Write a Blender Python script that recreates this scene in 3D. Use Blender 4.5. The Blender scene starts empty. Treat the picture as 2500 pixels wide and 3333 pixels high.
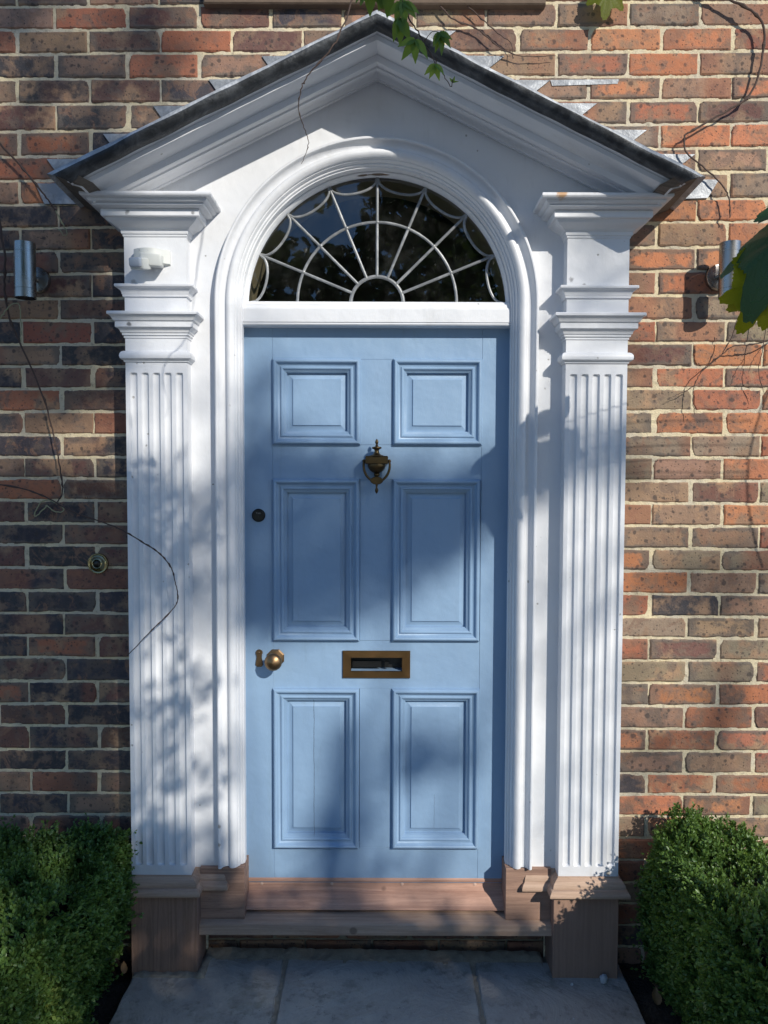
import bpy, bmesh, math, random
import numpy as np
from mathutils import Vector, Matrix, noise
R = math.radians
rng = np.random.default_rng(7)
random.seed(7)
C = bpy.context.scene.collection

# ------------------------------------------------------------------ camera, sky, sun, exposure
cam_d = bpy.data.cameras.new("camera"); cam = bpy.data.objects.new("camera", cam_d); C.objects.link(cam)
bpy.context.scene.camera = cam
cam_d.sensor_fit = 'VERTICAL'; cam_d.sensor_height = 36.0; cam_d.lens = 27.02
cam_d.clip_start = 0.02; cam_d.clip_end = 500
cam.location = (0.025, -2.5, 1.53)
_p, _r = R(-2.72), R(0.2)
f = Vector((0, math.cos(_p), math.sin(_p))); r0 = Vector((1, 0, 0)); u0 = r0.cross(f)
rr = r0 * math.cos(_r) + u0 * math.sin(_r); uu = u0 * math.cos(_r) - r0 * math.sin(_r)
M = Matrix((rr, uu, -f)).transposed(); cam.rotation_euler = M.to_euler()

TX, TZ = 0.72, 0.72                                   # sun travels -TX in x and -TZ in z per metre towards the wall
sdir = Vector((TX, -1.0, TZ)).normalized()            # towards the sun
world = bpy.data.worlds.new("World"); bpy.context.scene.world = world; world.use_nodes = True
nt = world.node_tree; bg = nt.nodes['Background']
sky = nt.nodes.new('ShaderNodeTexSky'); sky.sky_type = 'NISHITA'; sky.sun_disc = False
sky.sun_elevation = math.asin(sdir.z); sky.sun_rotation = math.atan2(sdir.x, sdir.y)
sky.air_density = 1.0; sky.dust_density = 0.1; sky.ozone_density = 6.0
nt.links.new(sky.outputs[0], bg.inputs[0]); bg.inputs[1].default_value = 0.145
sl = bpy.data.lights.new("sun", 'SUN'); sun = bpy.data.objects.new("sun", sl); C.objects.link(sun)
sl.energy = 4.5; sl.angle = R(0.53); sl.color = (1.0, 0.94, 0.835)
sun.rotation_euler = (-sdir).to_track_quat('-Z', 'Y').to_euler(); sun.location = (4, -6, 8)
vs = bpy.context.scene.view_settings
bpy.context.scene.display_settings.display_device = 'sRGB'
vs.view_transform = 'Standard'; vs.look = 'None'; vs.exposure = 0.03; vs.gamma = 1.0; vs.use_curve_mapping = False

# ------------------------------------------------------------------ helpers
def tag(o, label=None, cat=None, group=None, kind=None):
    if label: o['label'] = label
    if cat: o['category'] = cat
    if group: o['group'] = group
    if kind: o['kind'] = kind
    return o
def empty(name, loc, label, cat, group=None):
    o = bpy.data.objects.new(name, None); C.objects.link(o); o.location = loc
    o.empty_display_size = 0.05
    return tag(o, label, cat, group)
def mesh_obj(name, verts, faces, mat, parent=None, smooth=None, mats=None, fmat=None):
    me = bpy.data.meshes.new(name); me.from_pydata([tuple(v) for v in verts], [], [tuple(q) for q in faces]); me.update()
    bm = bmesh.new(); bm.from_mesh(me); bmesh.ops.recalc_face_normals(bm, faces=bm.faces); bm.to_mesh(me); bm.free()
    o = bpy.data.objects.new(name, me); C.objects.link(o)
    if mats:
        for m in mats: me.materials.append(m)
        if fmat is not None: me.polygons.foreach_set('material_index', fmat)
    elif mat: me.materials.append(mat)
    if parent is not None:
        o.parent = parent; o.matrix_parent_inverse = Matrix.Translation(parent_loc(parent)).inverted()
    if smooth is not None:
        me.shade_smooth(); me.set_sharp_from_angle(angle=R(smooth))
    return o
def parent_loc(p):
    v = Vector((0, 0, 0))
    while p is not None and p.type == 'EMPTY':
        v = v + p.location; p = p.parent
    return v
class MB:
    def __init__(s): s.v = []; s.f = []
    def add(s, V, F):
        n = len(s.v); s.v += [tuple(x) for x in V]; s.f += [tuple(i + n for i in q) for q in F]; return s
    def box(s, x0, x1, y0, y1, z0, z1, ch=0.0):
        if ch <= 0:
            V = [(x, y, z) for x in (x0, x1) for y in (y0, y1) for z in (z0, z1)]
            s.add(V, [(0, 1, 3, 2), (4, 6, 7, 5), (0, 4, 5, 1), (2, 3, 7, 6), (0, 2, 6, 4), (1, 5, 7, 3)]); return s
        # chamfered towards the camera (y0 side)
        c = ch
        rings = [[(x0, y1), 0], ]
        def ring(i, y): return [(x0 + i, y, z0 + i), (x1 - i, y, z0 + i), (x1 - i, y, z1 - i), (x0 + i, y, z1 - i)]
        V = ring(0, y1) + ring(0, y0 + c) + ring(c, y0)
        F = [(3, 2, 1, 0), (8, 9, 10, 11)]
        for k in (0, 4):
            for i in range(4): F.append((k + i, k + (i + 1) % 4, k + 4 + (i + 1) % 4, k + 4 + i))
        s.add(V, F); return s
    def build(s, name, mat, parent=None, smooth=None): return mesh_obj(name, s.v, s.f, mat, parent, smooth)
def tube_mb(pts, rad, n=6, mb=None, caps=True):
    mb = mb or MB(); P = [Vector(p) for p in pts]; rad = rad if hasattr(rad, '__len__') else [rad] * len(P)
    V = []; F = []; up = None
    for i, p in enumerate(P):
        t = (P[min(i + 1, len(P) - 1)] - P[max(i - 1, 0)]).normalized()
        if up is None: up = t.orthogonal().normalized()
        up = (up - t * up.dot(t)).normalized(); b = t.cross(up)
        for k in range(n):
            a = 2 * math.pi * k / n; V.append(p + (up * math.cos(a) + b * math.sin(a)) * rad[i])
    for i in range(len(P) - 1):
        for k in range(n): F.append((i * n + k, i * n + (k + 1) % n, (i + 1) * n + (k + 1) % n, (i + 1) * n + k))
    if caps: F.append(tuple(range(n))[::-1]); F.append(tuple((len(P) - 1) * n + k for k in range(n)))
    mb.add(V, F); return mb
def smooth_path(pts, n=6):
    P = [Vector(p) for p in pts]; out = []
    for i in range(len(P) - 1):
        a = P[max(i - 1, 0)]; b = P[i]; c = P[i + 1]; d = P[min(i + 2, len(P) - 1)]
        for k in range(n):
            t = k / n
            out.append(0.5 * ((2 * b) + (c - a) * t + (2 * a - 5 * b + 4 * c - d) * t * t + (3 * b - a - 3 * c + d) * t ** 3))
    out.append(P[-1]); return out
def lathe(cx, cy, cz, prof, axis='y', n=32, mb=None, cap0=True, cap1=True, ph=0.0):
    """prof: (radius, position along axis); axis y points towards the camera as negative"""
    mb = mb or MB(); V = []; F = []
    for r, t in prof:
        for k in range(n):
            a = 2 * math.pi * k / n + ph; c, s = math.cos(a) * r, math.sin(a) * r
            V.append((cx + c, cy + t, cz + s) if axis == 'y' else (cx + c, cy + s, cz + t))
    m = len(prof)
    for i in range(m - 1):
        for k in range(n): F.append((i * n + k, i * n + (k + 1) % n, (i + 1) * n + (k + 1) % n, (i + 1) * n + k))
    if cap0: F.append(tuple(range(n)))
    if cap1: F.append(tuple((m - 1) * n + k for k in range(n)))
    mb.add(V, F); return mb

# ------------------------------------------------------------------ materials
class NT:
    def __init__(s, name):
        s.m = bpy.data.materials.new(name); s.m.use_nodes = True; s.t = s.m.node_tree; s.b = s.t.nodes['Principled BSDF']
        s.out = s.t.nodes['Material Output']; s.co = s.n('ShaderNodeTexCoord').outputs['Object']
    def n(s, k, **kw):
        nd = s.t.nodes.new(k)
        for a, v in kw.items(): setattr(nd, a, v)
        return nd
    def put(s, sock, v):
        if isinstance(v, bpy.types.NodeSocket): s.t.links.new(v, sock)
        elif v is not None:
            if hasattr(sock.default_value, '__len__') and not hasattr(v, '__len__'): v = (v,) * len(sock.default_value)
            if hasattr(v, '__len__') and len(sock.default_value) == 4 and len(v) == 3: v = (*v, 1)
            sock.default_value = v
    def mapv(s, scale=(1, 1, 1), loc=(0, 0, 0), vec=None):
        m = s.n('ShaderNodeMapping'); s.put(m.inputs[0], vec or s.co); m.inputs['Scale'].default_value = scale; m.inputs['Location'].default_value = loc
        return m.outputs[0]
    def noise(s, scale, detail=3, rough=0.5, vec=None, dist=0.0, col=False):
        m = s.n('ShaderNodeTexNoise'); s.put(m.inputs['Vector'], vec or s.co)
        m.inputs['Scale'].default_value = scale; m.inputs['Detail'].default_value = detail
        m.inputs['Roughness'].default_value = rough; m.inputs['Distortion'].default_value = dist
        return m.outputs['Color' if col else 'Fac']
    def voro(s, scale, vec=None, feat='F1', out='Distance', rnd=1.0):
        m = s.n('ShaderNodeTexVoronoi', feature=feat); s.put(m.inputs['Vector'], vec or s.co); m.inputs['Scale'].default_value = scale
        m.inputs['Randomness'].default_value = rnd
        return m.outputs[out]
    def ramp(s, v, a, b, x=0.0, y=1.0):
        m = s.n('ShaderNodeMapRange', interpolation_type='SMOOTHSTEP'); s.put(m.inputs[0], v)
        for i, q in enumerate((a, b, x, y)): m.inputs[i + 1].default_value = q
        return m.outputs[0]
    def math(s, op, a, b=None, c=None):
        m = s.n('ShaderNodeMath', operation=op); s.put(m.inputs[0], a)
        if b is not None: s.put(m.inputs[1], b)
        if c is not None: s.put(m.inputs[2], c)
        return m.outputs[0]
    def mix(s, f, a, b, mode='MIX'):
        m = s.n('ShaderNodeMix', data_type='RGBA', blend_type=mode); s.put(m.inputs[0], f); s.put(m.inputs[6], a); s.put(m.inputs[7], b); return m.outputs[2]
    def bump(s, h, dist, strength=1.0, nrm=None):
        m = s.n('ShaderNodeBump'); s.put(m.inputs['Height'], h); m.inputs['Distance'].default_value = dist; m.inputs['Strength'].default_value = strength
        if nrm is not None: s.put(m.inputs['Normal'], nrm)
        return m.outputs[0]
    def attr(s, name, out='Fac'):
        m = s.n('ShaderNodeAttribute', attribute_name=name); return m.outputs[out]
    def sep(s, v=None):
        m = s.n('ShaderNodeSeparateXYZ'); s.put(m.inputs[0], v or s.co); return m.outputs
    def set(s, **kw):
        for k, v in kw.items(): s.put(s.b.inputs[k.replace('_', ' ')], v)
        return s

def paint(name, col, col2, rough=0.42, chips=True, grain=(60, 60, 6), cracks=None, chip_col=(0.30, 0.29, 0.27), bump=0.0010, wob=0.0018, chip_n=0.0, spots=()):
    m = NT(name)
    n1 = m.noise(3.0, 4, 0.6); c = m.mix(m.ramp(n1, 0.35, 0.7), col, col2)
    n2 = m.noise(40, 3, 0.6, m.mapv((1, 1, 0.25)))
    c = m.mix(m.ramp(n2, 0.55, 0.8, 0, 0.18), c, tuple(x * 0.72 for x in col))
    brush = m.noise(14, 5, 0.65, m.mapv(grain)); h = m.math('MULTIPLY', brush, 1.0)
    nb = m.bump(h, bump, 0.55)
    gr = m.noise(6, 6, 0.75, m.mapv((2.2, 2.2, 0.35), (1.3, 0, 0))); c = m.mix(m.ramp(gr, 0.55, 0.75, 0, 0.22), c, tuple(q * w_ for q, w_ in zip(col, (0.62, 0.60, 0.54))))
    lump = m.noise(9, 3, 0.5); nb = m.bump(lump, wob * 6, 0.5, nb)
    if chips:
        v = m.voro(26); w = m.noise(90, 3, 0.7); msk = m.math('ADD', v, m.math('MULTIPLY', m.math('SUBTRACT', w, 0.5), 0.25))
        rare = m.noise(5.5, 2, 0.5)
        ch = m.math('MULTIPLY', m.ramp(msk, 0.10 + chip_n, 0.075 + chip_n), m.ramp(rare, 0.57, 0.61))
        c = m.mix(m.math('MULTIPLY', ch, 0.75), c, chip_col)
        nb = m.bump(m.math('MULTIPLY', ch, -1.0), 0.0012, 0.8, nb)
    for (cx, cy, cz, rr, sc_) in spots:
        vv = m.n('ShaderNodeVectorMath', operation='DISTANCE'); m.put(vv.inputs[0], m.co); vv.inputs[1].default_value = (cx, cy, cz)
        d = m.math('ADD', vv.outputs['Value'], m.math('MULTIPLY', m.math('SUBTRACT', m.noise(70, 4, 0.7), 0.5), rr * 1.6))
        c = m.mix(m.ramp(d, rr, rr * .35, 0, .85), c, sc_)
    if cracks:
        x, y, z = m.sep()[0:3]
        tot = None
        for (x0, za, zb, wd) in cracks:
            wv = m.math('MULTIPLY', m.math('SUBTRACT', m.noise(11, 6, 0.75), 0.5), 0.010)
            d = m.math('ABSOLUTE', m.math('SUBTRACT', m.math('ADD', x, wv), x0))
            k = m.ramp(d, wd, wd * 0.4)
            inz = m.math('MULTIPLY', m.ramp(z, za, za + 0.02), m.ramp(z, zb + 0.005, zb))
            k = m.math('MULTIPLY', k, inz)
            tot = k if tot is None else m.math('MAXIMUM', tot, k)
        c = m.mix(m.math('MULTIPLY', tot, 0.85), c, tuple(q * 0.15 for q in col))
    m.set(Base_Color=c, Roughness=m.ramp(n2, 0.3, 0.8, rough - 0.05, rough + 0.12), Normal=nb)
    m.b.inputs['Specular IOR Level'].default_value = 0.45
    return m.m

WHITE = paint('white_gloss_paint', (0.74, 0.755, 0.785), (0.69, 0.705, 0.735), spots=[(.545, -.195, 2.362, .022, (0.55, 0.28, 0.08)), (-.757, -.124, 1.990, .009, (0.12, 0.12, 0.12)), (-.75, -.150, 2.318, .010, (0.16, 0.17, 0.18)), (-.552, -.150, 2.316, .008, (0.16, 0.16, 0.16)),
    (-.75, -.10, 2.122, .012, (0.45, 0.44, 0.42)), (.600, -.10, 2.135, .010, (0.25, 0.25, 0.26)), (.640, -.10, 2.118, .008, (0.30, 0.30, 0.31)), (-.502, -.082, .40, .010, (0.30, 0.28, 0.25)), (-.502, -.082, .34, .008, (0.25, 0.24, 0.22)), (-.52, -.05, 1.50, .004, (0.06, 0.06, 0.05)), (.745, -.10, .262, .010, (0.3, 0.27, 0.22))])
BLUE = paint('pale_blue_paint', (0.245, 0.370, 0.53), (0.230, 0.350, 0.51), rough=0.40, chips=False, grain=(60, 60, 5))
BLUE_RAIL = paint('pale_blue_paint_rail', (0.245, 0.370, 0.53), (0.230, 0.350, 0.51), rough=0.40, chips=False, grain=(5, 60, 60))
BLUE_CRACK = paint('pale_blue_paint_split', (0.245, 0.370, 0.53), (0.230, 0.350, 0.51), rough=0.40, chips=False, grain=(60, 60, 5), cracks=[(-0.206, 0.30, 0.775, 0.0011)])
BLUE_CRACK2 = paint('pale_blue_paint_hairline', (0.245, 0.370, 0.53), (0.230, 0.350, 0.51), rough=0.40, chips=False, grain=(60, 60, 5), cracks=[(0.197, 0.325, 0.45, 0.0006)])

def wood(name, col, dark, axis='x'):
    m = NT(name); sc = (1.2, 26, 26) if axis == 'x' else (26, 26, 1.2)
    g = m.noise(2.2, 6, 0.62, m.mapv(sc), dist=1.2); g2 = m.noise(11, 5, 0.75, m.mapv(tuple(q * 1.8 for q in (2.5, 18, 18) if True) if axis == 'x' else tuple(q * 1.8 for q in (18, 18, 2.5))))
    c = m.mix(m.ramp(g, 0.35, 0.65), dark, col); c = m.mix(m.ramp(g2, 0.5, 0.75, 0, 0.5), c, tuple(q * 0.55 for q in dark))
    big = m.noise(2.3, 3, 0.5); c = m.mix(m.ramp(big, 0.4, 0.7, 0, 0.35), c, tuple(min(1, q * 1.35) for q in col))
    kn = m.voro(7, m.mapv((1, 1, 1), (3.1, 1.7, 0.4))); c = m.mix(m.ramp(kn, 0.11, 0.06, 0, 0.7), c, tuple(q * 0.35 for q in dark))
    m.set(Base_Color=c, Roughness=0.72, Normal=m.bump(g2, 0.0012, 0.6)); return m.m
WOOD = wood('weathered_hardwood', (0.46, 0.325, 0.24), (0.34, 0.225, 0.16))
WOOD_RED = wood('reddish_hardwood', (0.49, 0.295, 0.22), (0.36, 0.205, 0.15))
WOOD_DARK = wood('dark_plinth_hardwood', (0.31, 0.195, 0.145), (0.225, 0.14, 0.10), axis='z')
PLUG = wood('pale_wood_plug', (0.62, 0.44, 0.35), (0.5, 0.34, 0.27))
EAVES = wood('bare_grey_eaves_wood', (0.15, 0.13, 0.11), (0.08, 0.07, 0.06))
WOOD_DARK_H = wood('dark_block_hardwood', (0.36, 0.225, 0.165), (0.22, 0.135, 0.10), axis='x')

def lead(name, base, lite, rough=0.55, amp=1.0):
    m = NT(name); a = m.noise(16, 5, 0.65, dist=0.4); b = m.noise(70, 4, 0.7)
    c = m.mix(m.ramp(a, 0.42, 0.68), base, lite); c = m.mix(m.ramp(b, 0.58, 0.75, 0, 0.55), c, tuple(q * 0.45 for q in base))
    m.set(Base_Color=c, Roughness=rough, Metallic=0.25, Normal=m.bump(m.math('ADD', a, m.math('MULTIPLY', b, 0.3)), 0.004 * amp, 0.7)); return m.m
LEAD_SHADED = lead('shaded_rolled_lead', (0.026, 0.029, 0.033), (0.085, 0.092, 0.10), 0.5, 1.8)  # dark lead, deepened to carry the shade under the rolled edge
LEAD_SUNLIT = lead('sunlit_pale_lead', (0.34, 0.36, 0.38), (0.62, 0.64, 0.66), 0.6, 2.2)  # same lead painted pale for the sun along its top
LEAD_FLASH = lead('grey_lead_flashing', (0.22, 0.235, 0.255), (0.42, 0.44, 0.46), 0.5, 1.4)

def metal(name, col, rough, aniso=0.0, sc=(1, 1, 60), pat=(0.1, 0.08, 0.05), pf=0.5):
    m = NT(name); a = m.noise(18, 5, 0.6); st = m.noise(30, 4, 0.7, m.mapv(sc))
    c = m.mix(m.ramp(a, 0.4, 0.7, 0, pf), col, pat)
    m.set(Base_Color=c, Metallic=1.0, Roughness=m.ramp(a, 0.3, 0.7, rough * 0.8, rough * 1.3), Normal=m.bump(st, 0.0002, 0.5))
    if aniso: m.b.inputs['Anisotropic'].default_value = aniso
    return m.m
BRONZE = metal('aged_bronze', (0.135, 0.092, 0.045), 0.42, pat=(0.07, 0.05, 0.03))
BRASS = metal('antique_brass', (0.27, 0.175, 0.095), 0.36, pat=(0.18, 0.11, 0.06))
BRASS_PL = metal('brown_brass_plate', (0.22, 0.128, 0.055), 0.40, sc=(30, 1, 1), pat=(0.17, 0.09, 0.04))
BRASS_BR = metal('polished_brass', (0.42, 0.36, 0.20), 0.20, pat=(0.22, 0.18, 0.10))
STEEL = metal('brushed_steel', (0.36, 0.35, 0.335), 0.24, aniso=0.6, sc=(1, 1, 400), pat=(0.30, 0.29, 0.28), pf=0.2)
DARKMET = metal('blackened_lock_metal', (0.05, 0.05, 0.048), 0.38, pat=(0.03, 0.03, 0.03))
CAME = lead('grey_lead_came', (0.19, 0.20, 0.21), (0.35, 0.36, 0.37), 0.42, 0.4)

def simple(name, col, rough=0.6, var=0.15, sc=30, bump=0.0):
    m = NT(name); n = m.noise(sc, 4, 0.6); c = m.mix(n, tuple(q * (1 - var) for q in col), tuple(min(1, q * (1 + var)) for q in col))
    m.set(Base_Color=c, Roughness=rough)
    if bump: m.set(Normal=m.bump(n, bump, 0.8))
    return m.m
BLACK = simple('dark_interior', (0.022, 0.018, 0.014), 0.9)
BEIGE = simple('inner_reveal_paint', (0.30, 0.24, 0.16), 0.7)
PLASTIC = simple('cream_white_plastic', (0.60, 0.62, 0.60), 0.35, 0.03)
PLASTIC_TXT = simple('grey_print', (0.35, 0.37, 0.40), 0.5, 0.02)
LENS = NT('frosted_sensor_lens'); LENS.set(Base_Color=(0.42, 0.47, 0.55), Roughness=0.18); LENS.b.inputs['Coat Weight'].default_value = 0.6; LENS = LENS.m
RUBBER = simple('black_slot', (0.01, 0.01, 0.01), 0.5)
LOCKTXT = simple('worn_lock_lettering', (0.20, 0.20, 0.19), 0.4)

def glass_mat():
    m = NT('dusty_fanlight_glass'); t = m.t
    tr = m.n('ShaderNodeBsdfTransparent'); tr.inputs[0].default_value = (0.75, 0.78, 0.74, 1)
    gl = m.n('ShaderNodeBsdfGlossy'); gl.inputs['Roughness'].default_value = 0.015; gl.inputs[0].default_value = (0.9, 0.95, 1, 1)
    wob = m.noise(5, 2, 0.5); m.put(gl.inputs['Normal'], m.bump(wob, 0.003, 0.25))
    lw = m.n('ShaderNodeFresnel'); lw.inputs[0].default_value = 1.5
    mx = m.n('ShaderNodeMixShader'); m.put(mx.inputs[0], m.math('MULTIPLY', lw.outputs[0], 1.7)); t.links.new(tr.outputs[0], mx.inputs[1]); t.links.new(gl.outputs[0], mx.inputs[2])
    df = m.n('ShaderNodeBsdfDiffuse'); df.inputs[0].default_value = (0.35, 0.36, 0.33, 1)
    d1 = m.noise(9, 5, 0.7); d2 = m.voro(95); sp = m.math('MULTIPLY', m.ramp(d2, 0.12, 0.05), m.ramp(m.noise(23, 2, 0.5), 0.52, 0.62))
    dust = m.math('ADD', m.ramp(d1, 0.42, 0.8, 0.004, 0.055), m.math('MULTIPLY', sp, 0.35))
    m2 = m.n('ShaderNodeMixShader'); m.put(m2.inputs[0], dust); t.links.new(mx.outputs[0], m2.inputs[1]); t.links.new(df.outputs[0], m2.inputs[2])
    t.links.new(m2.outputs[0], m.out.inputs[0]); return m.m
GLASS = glass_mat()

def brick_mat():
    m = NT('mixed_stock_brick'); base = m.attr('bcol', 'Color'); seed = m.attr('bseed'); ring = m.attr('bring')
    cv = m.n('ShaderNodeCombineXYZ'); m.put(cv.inputs[0], m.math('MULTIPLY', seed, 37.0)); m.put(cv.inputs[2], m.math('MULTIPLY', seed, 91.0))
    va = m.n('ShaderNodeVectorMath', operation='ADD'); m.put(va.inputs[0], m.co); m.put(va.inputs[1], cv.outputs[0]); vec = va.outputs[0]
    u = m.attr('bu'); v = m.attr('bv')
    n1 = m.noise(11, 4, 0.6, vec); n2 = m.noise(38, 4, 0.65, vec); n3 = m.noise(160, 3, 0.7, vec)
    # kiln flash: darker blue-grey band along the edges of some bricks, warmer middle
    au = m.math('POWER', m.math('ABSOLUTE', u), 3.0); av = m.math('POWER', m.math('ABSOLUTE', v), 2.0)
    ed = m.math('ADD', m.math('MAXIMUM', au, av), m.math('MULTIPLY', m.math('SUBTRACT', n2, 0.5), 0.9))
    ed = m.math('ADD', ed, m.math('MULTIPLY', m.math('SUBTRACT', n1, 0.5), 1.3))
    k = m.math('MULTIPLY', m.ramp(ed, 0.22, 0.62), m.ramp(ring, 0.45, 0.6))
    flash = m.mix(m.noise(6, 2, 0.5, vec), (0.095, 0.082, 0.074), (0.19, 0.158, 0.128))
    c = m.mix(m.math('MULTIPLY', k, 0.85), base, flash)
    # blotches
    c = m.mix(m.ramp(n1, 0.48, 0.62, 0, 0.85), c, m.mix(seed, (0.13, 0.10, 0.085), (0.42, 0.26, 0.155)))
    nm2 = m.noise(17, 5, 0.7, vec, dist=0.8); c = m.mix(m.ramp(nm2, 0.50, 0.62, 0, 0.7), c, m.mix(seed, (0.30, 0.16, 0.10), (0.14, 0.115, 0.10)))
    c = m.mix(m.ramp(n2, 0.46, 0.75, 0, 0.5), c, m.mix(seed, (0.10, 0.085, 0.09), (0.27, 0.19, 0.13)))
    band = m.noise(3.2, 1, 0.4, m.mapv((1.0, 1, 0.05), (0, 0, 0), vec)); c = m.mix(m.ramp(band, 0.55, 0.62, 0, 0.45), c, (0.34, 0.13, 0.075))
    c = m.mix(m.ramp(n3, 0.6, 0.8, 0, 0.35), c, (0.45, 0.35, 0.26))
    # burnt iron spots of several sizes
    def spots(sc, lo, hi, thr):
        w = m.noise(60, 2, 0.6, vec, col=True); vv = m.n('ShaderNodeVectorMath', operation='SCALE'); m.put(vv.inputs[0], w); vv.inputs['Scale'].default_value = 0.012
        a2 = m.n('ShaderNodeVectorMath', operation='ADD'); m.put(a2.inputs[0], vec); m.put(a2.inputs[1], vv.outputs[0])
        d = m.voro(sc, a2.outputs[0]); rnd = m.voro(sc, a2.outputs[0], out='Color'); rs = m.sep(rnd)[0]
        return m.math('MULTIPLY', m.ramp(d, hi, lo), m.math('GREATER_THAN', rs, thr))
    s1 = spots(45, 0.18, 0.34, 0.62); s2 = spots(100, 0.18, 0.32, 0.62); s3 = spots(22, 0.14, 0.24, 0.80)
    sp = m.math('MAXIMUM', s1, m.math('MAXIMUM', s2, s3))
    c = m.mix(m.math('MULTIPLY', sp, 0.72), c, (0.060, 0.050, 0.048))
    pit = spots(130, 0.10, 0.2, 0.86); c = m.mix(m.math('MULTIPLY', pit, 0.8), c, (0.03, 0.022, 0.02))
    # mortar smears at the arrises
    e2 = m.math('MAXIMUM', m.math('POWER', m.math('ABSOLUTE', u), 14.0), m.math('POWER', m.math('ABSOLUTE', v), 5.0))
    sm = m.math('MULTIPLY', m.ramp(e2, 0.75, 1.0), m.ramp(m.noise(34, 5, 0.75, vec), 0.60, 0.72)); c = m.mix(m.math('MULTIPLY', sm, 0.35), c, (0.50, 0.42, 0.29))
    h = m.math('ADD', m.math('MULTIPLY', n2, 0.7), m.math('MULTIPLY', n3, 0.4)); h = m.math('SUBTRACT', h, m.math('MULTIPLY', pit, 1.6))
    m.set(Base_Color=c, Roughness=0.88, Normal=m.bump(h, 0.0045, 0.9)); m.b.inputs['Specular IOR Level'].default_value = 0.25; return m.m
BRICK = brick_mat()
def mortar_mat():
    m = NT('sandy_lime_mortar'); a = m.noise(7, 4, 0.6); b = m.noise(70, 5, 0.7); c2 = m.noise(260, 3, 0.7)
    c = m.mix(m.ramp(a, 0.35, 0.65), (0.72, 0.61, 0.40), (0.56, 0.50, 0.39)); c = m.mix(m.ramp(b, 0.52, 0.70, 0, 0.65), c, (0.27, 0.23, 0.17))
    c = m.mix(m.ramp(c2, 0.6, 0.8, 0, 0.4), c, (0.72, 0.66, 0.52))
    m.set(Base_Color=c, Roughness=0.95, Normal=m.bump(m.math('ADD', b, m.math('MULTIPLY', c2, 0.5)), 0.004, 0.9)); m.b.inputs['Specular IOR Level'].default_value = 0.15; return m.m
MORTAR = mortar_mat()
def slab_mat():
    m = NT('blue_grey_flagstone'); a = m.noise(4.5, 6, 0.65, dist=0.7); b = m.noise(22, 5, 0.7); d = m.noise(120, 3, 0.7)
    sid = m.attr('bseed'); c = m.mix(m.ramp(a, 0.35, 0.65), (0.34, 0.315, 0.28), (0.45, 0.42, 0.36)); c = m.mix(m.math('MULTIPLY', sid, 0.5), c, (0.36, 0.35, 0.345))
    c = m.mix(m.ramp(b, 0.52, 0.72, 0, 0.6), c, (0.12, 0.125, 0.11)); c = m.mix(m.ramp(m.noise(13, 6, 0.8), 0.56, 0.70, 0, 0.6), c, (0.42, 0.41, 0.38)); c = m.mix(m.ramp(m.noise(5, 5, 0.7, m.mapv((1, 1, 1), (4, 2, 1))), 0.56, 0.68, 0, 0.5), c, (0.13, 0.14, 0.10))
    v = m.voro(60); c = m.mix(m.math('MULTIPLY', m.ramp(v, 0.10, 0.05), m.ramp(b, 0.45, 0.55)), c, (0.035, 0.035, 0.035))
    st = m.noise(3, 8, 0.6, dist=1.5); h = m.math('ADD', m.math('MULTIPLY', st, 2.0), m.math('MULTIPLY', b, 0.4)); h = m.math('ADD', h, m.math('MULTIPLY', d, 0.1))
    m.set(Base_Color=c, Roughness=m.ramp(a, 0.3, 0.7, 0.55, 0.75), Normal=m.bump(h, 0.014, 0.8)); return m.m
SLAB = slab_mat()
def soil_mat():
    m = NT('dark_garden_soil'); a = m.noise(30, 6, 0.75); b = m.voro(90)
    c = m.mix(a, (0.012, 0.009, 0.007), (0.055, 0.04, 0.03)); m.set(Base_Color=c, Roughness=0.95, Normal=m.bump(m.math('ADD', a, m.math('MULTIPLY', b, 0.4)), 0.02, 1.0)); return m.m
SOIL = soil_mat()
BOUNCE_GRAVEL = simple('pale_bounce_gravel', (0.26, 0.25, 0.24), 0.9, 0.2, 120, 0.006)  # pale tone chosen to throw sunlight back at wall and soffits
def leaf_mat(name, c1, c2, c3, rough=0.42, tr=0.25, trc=(0.25, 0.40, 0.05), veins=False):
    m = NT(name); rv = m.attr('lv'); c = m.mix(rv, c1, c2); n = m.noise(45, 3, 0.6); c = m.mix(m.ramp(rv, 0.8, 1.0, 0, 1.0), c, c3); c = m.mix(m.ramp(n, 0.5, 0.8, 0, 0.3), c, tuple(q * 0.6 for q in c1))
    nb = m.bump(n, 0.001, 0.5)
    if veins:
        u = m.attr('lu'); w = m.attr('lw')
        d1 = m.math('ABSOLUTE', m.math('SUBTRACT', m.math('FRACT', m.math('MULTIPLY', u, 8.0)), 0.5)); vn = m.math('MAXIMUM', m.ramp(d1, 0.07, 0.0), m.ramp(w, 0.03, 0.0))
        c = m.mix(m.math('MULTIPLY', vn, 0.35), c, tuple(min(1, q * 2.2) for q in c2)); nb = m.bump(vn, 0.002, 0.6, nb)
    m.set(Base_Color=c, Roughness=rough, Normal=nb); m.b.inputs['Specular IOR Level'].default_value = 0.4
    t = m.n('ShaderNodeBsdfTranslucent'); m.put(t.inputs[0], m.mix(rv, tuple(q * 0.6 for q in trc), trc))
    mx = m.n('ShaderNodeMixShader'); mx.inputs[0].default_value = tr; m.t.links.new(m.b.outputs[0], mx.inputs[1]); m.t.links.new(t.outputs[0], mx.inputs[2]); m.t.links.new(mx.outputs[0], m.out.inputs[0])
    return m.m
BOXLEAF = leaf_mat('box_leaf', (0.070, 0.145, 0.042), (0.165, 0.265, 0.062), (0.30, 0.38, 0.10), 0.36, 0.28)
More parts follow.
